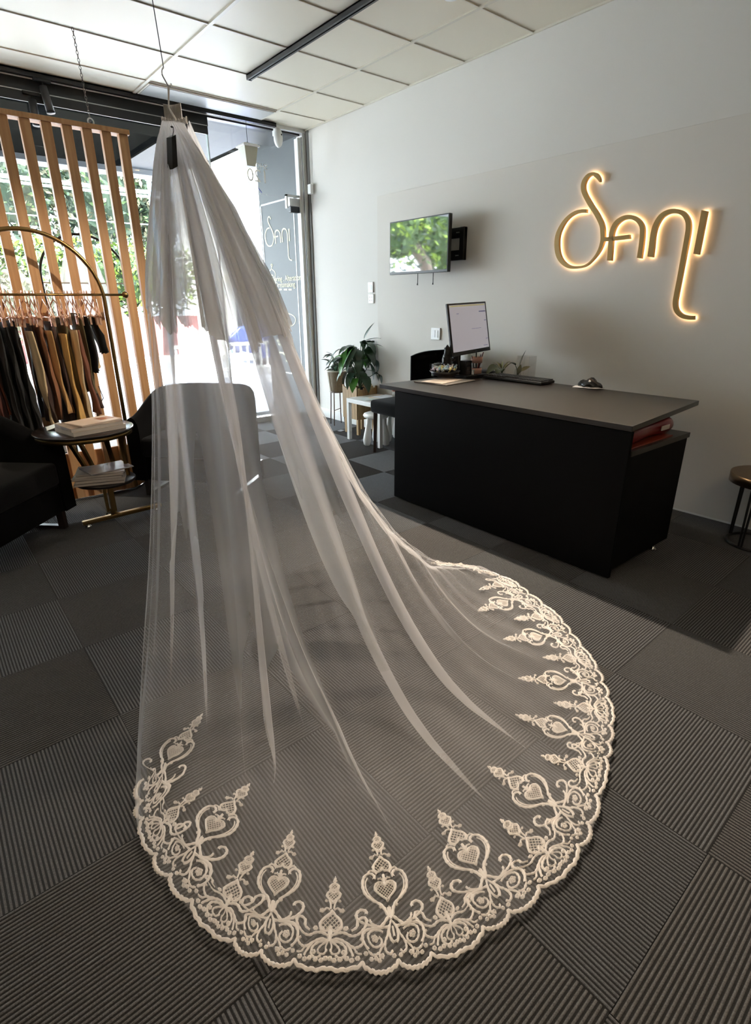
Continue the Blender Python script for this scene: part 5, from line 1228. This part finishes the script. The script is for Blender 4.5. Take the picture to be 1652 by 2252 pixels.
def fringe(sc_pts): 
    q = []
    for i in range(0, len(sc_pts)-1):
        for f in (0, .5):
            x, y = lerp(sc_pts[i][0], sc_pts[i+1][0], f), lerp(sc_pts[i][1], sc_pts[i+1][1], f); q.append(([(x, y-.08), (x+.01, y-.22)], .045))
    return q
BIG += mir(fringe(scallop(.0, 2.62, .58)))
SML = []
SML += mir([sp([(.0,2.3),(.5,2.55),(.95,2.6),(1.5,2.4),(1.95,2.55),(2.2,3.0),(2.2,3.5),(1.95,3.75),(1.65,3.5),(1.7,3.05),(1.4,2.75)], .16),
            sp([(.1,2.0),(.6,2.15),(1.2,1.9),(1.75,1.6),(2.2,1.75),(2.4,2.05),(2.15,2.25)], .16), sp([(1.2,1.9),(1.6,1.3),(1.75,.95)], .14), sp([(.05,1.9),(.6,1.95),(1.15,1.6),(1.2,1.1),(.85,.85),(.5,1.0)], .15),
            sp([(.05,1.95),(.45,1.75),(.75,1.4),(.65,1.15),(.3,1.1),(.12,1.4)], .12), sp([(.05,2.0),(.2,1.6),(.15,1.2)], .10), sp([(1.75,1.6),(2.0,1.25),(2.35,1.2)], .12)])
for x, y in ((.85, .75), (.45, .68), (1.3, .85), (1.65, .75), (1.05, 1.25), (.55, 2.85), (1.0, 2.9), (2.05, .9), (.15, .8)):
    SML += [(circ(x, y, .11, 6), .14), (circ(-x, y, .11, 6), .14)]
SML += [(scallop(-2.42, 2.42, .58, .16), .20), ([(x, y-.13) for x, y in scallop(-2.42, 2.42, .58, .16)], .09)]
SML += fringe(scallop(-2.42, 2.42, .58, .16))
SML += [([(0, 1.9), (0, 2.75)], .22)]
h = heart(0, 3.45, .70, -1); SML += [(h, .16)]+net(heart(0, 3.45, .62, -1), .22, .045)
for s_ in (-1, 1): SML += flower(s_*.62, 4.2, .16)+[sp([(s_*.1, 4.25), (s_*.35, 4.4), (s_*.5, 4.2)], .12), sp([(s_*.1, 4.3), (s_*.14, 4.75), (s_*.25, 5.0)], .10)]
h = heart(0, 5.25, .42); SML += [(h, .14)]+net(h, .16, .04)+[(circ(.42, 4.95, .07, 5), .08), (circ(-.42, 4.95, .07, 5), .08)]
h = circ(0, 6.1, .27, 12); SML += [(h, .14)]+net(h, .14, .04)+[([(0, 6.35), (0, 6.85)], .12), (circ(0, 6.6, .08, 5), .14), (circ(.25, 5.8, .06, 5), .08), (circ(-.25, 5.8, .06, 5), .08)]
BIGM = [((340,1755),(446,1573)),((360,1940),(550,1727)),((565,2112),(643,1830)),((877,2138),(826,1834)),((1128,2022),(963,1785)),((1305,1822),(1072,1689)),((1347,1645),(1133,1575)),((1332,1507),(1139,1495)),((1262,1396),(1106,1409)),((1168,1308),(1050,1347))]
SMLM = [((311,1846),(445,1737)),((455,2052),(558,1877)),((716,2140),(738,1935)),((1021,2098),(941,1910)),((1255,1916),(1100,1806)),((1340,1712),(1189,1665)),((1351,1570),(1217,1549)),((1305,1452),(1193,1449)),((1226,1354),(1130,1365)),((1128,1279),(1053,1300))]
def fl(q): p = at(*q, 2, .006); return Vector((p.x, p.y))
items = sorted([(hem_s_near(fl(a)), fl(b_), 'B') for a, b_ in BIGM]+[(hem_s_near(fl(a)), fl(b_), 'S') for a, b_ in SMLM])
items = [i for i in items]
# motif width follows the spacing between neighbours
cen = [i[0] for i in items]
crys = MB(); rndc = random.Random(9)
def place(curves, s0, wl, wr, tip, hgt, hmax, nm, z0=.012):
    mb = MB(); h0 = hem(s0); D = tip-h0
    tang = (hem(s0+.02)-hem(s0-.02)).normalized(); nin = Vector((-tang.y, tang.x))
    if nin.dot(D) < 0: nin = -nin
    perp = Vector((-D.y, D.x)).normalized(); perp = perp if perp.dot(tang) > 0 else -perp
    def mp(x, y):
        sx_ = s0+(x*wr if x > 0 else x*wl); hh = hem(sx_)
        tl_ = (hem(sx_+.02)-hem(sx_-.02)).normalized(); nl = Vector((-tl_.y, tl_.x)); nl = nl if nl.dot(D) > 0 else -nl
        f = min(1, y/4)
        base = hh
        dirv = (nl*(D.length/hmax)).lerp(D/hmax, f)
        if y > 2: # spire keeps its own upright shape
            g = smooth((y-2)/2); b2 = h0+perp*(x*(wl+wr)/2*1.22); base = hh.lerp(b2, g)
        q = base+dirv*y
        return q
    U = (wl+wr)/2
    for c, w_ in curves:
        if len(c) < 2: continue
        n = len(c); vs = []
        for i, (x, y) in enumerate(c):
            a = c[max(0, i-1)]; b_ = c[min(n-1, i+1)]; dx, dy = b_[0]-a[0], b_[1]-a[1]
            if c[0] == c[-1] and i in (0, n-1): a = c[-2]; b_ = c[1]; dx, dy = b_[0]-a[0], b_[1]-a[1]
            l = math.hypot(dx, dy) or 1; wob = w_*.62*(1+.22*math.sin(i*2.4)) if w_ > .1 else w_*.6
            p1 = mp(x-dy/l*wob, y+dx/l*wob); p2 = mp(x, y); p3 = mp(x+dy/l*wob, y-dx/l*wob); hh = .0012+.004*w_
            vs += [(p1.x, p1.y, z0), (p2.x, p2.y, z0+hh*2.2), (p3.x, p3.y, z0)]
        mb.add(vs, [(3*i, 3*i+1, 3*i+4, 3*i+3) for i in range(n-1)]+[(3*i+1, 3*i+2, 3*i+5, 3*i+4) for i in range(n-1)])
        if w_ > .1 and rndc.random() < .35:
            p = mp(*c[len(c)//2]); crys.blob((p.x, p.y, z0+.004), .0016, 5, 3)
    return mb.build(nm, m_lace, veil, True)
for i, (s0, tip, k) in enumerate(items):
    sl_ = s0-(items[i-1][0] if i else s0-.15); sr_ = (items[i+1][0] if i+1 < len(items) else s0+.15)-s0
    if k == 'B': place(BIG, s0, sl_*.515/2.62, sr_*.515/2.62, tip, 0, 10.75, 'tall_lace_motif')
    else: place(SML, s0, sl_*.485/2.42, sr_*.485/2.42, tip, 0, 6.85, 'short_lace_motif')
s0 = items[-1][0]+.13
while s0 < HL-.03:
    h0 = hem(s0); n_ = (Vector((T0.x, T0.y))-h0).normalized()
    place([c for c in SML if max(p[1] for p in c[0]) < 3.2], s0, .024, .024, h0+n_*.17, 0, 6.85, 'folded_lace_edging', .014); s0 += .118
crys.build('crystal_beads', mat('crystal', '#ffffff', .05, spec=1, emit='#ffffff', es=0), veil, True)
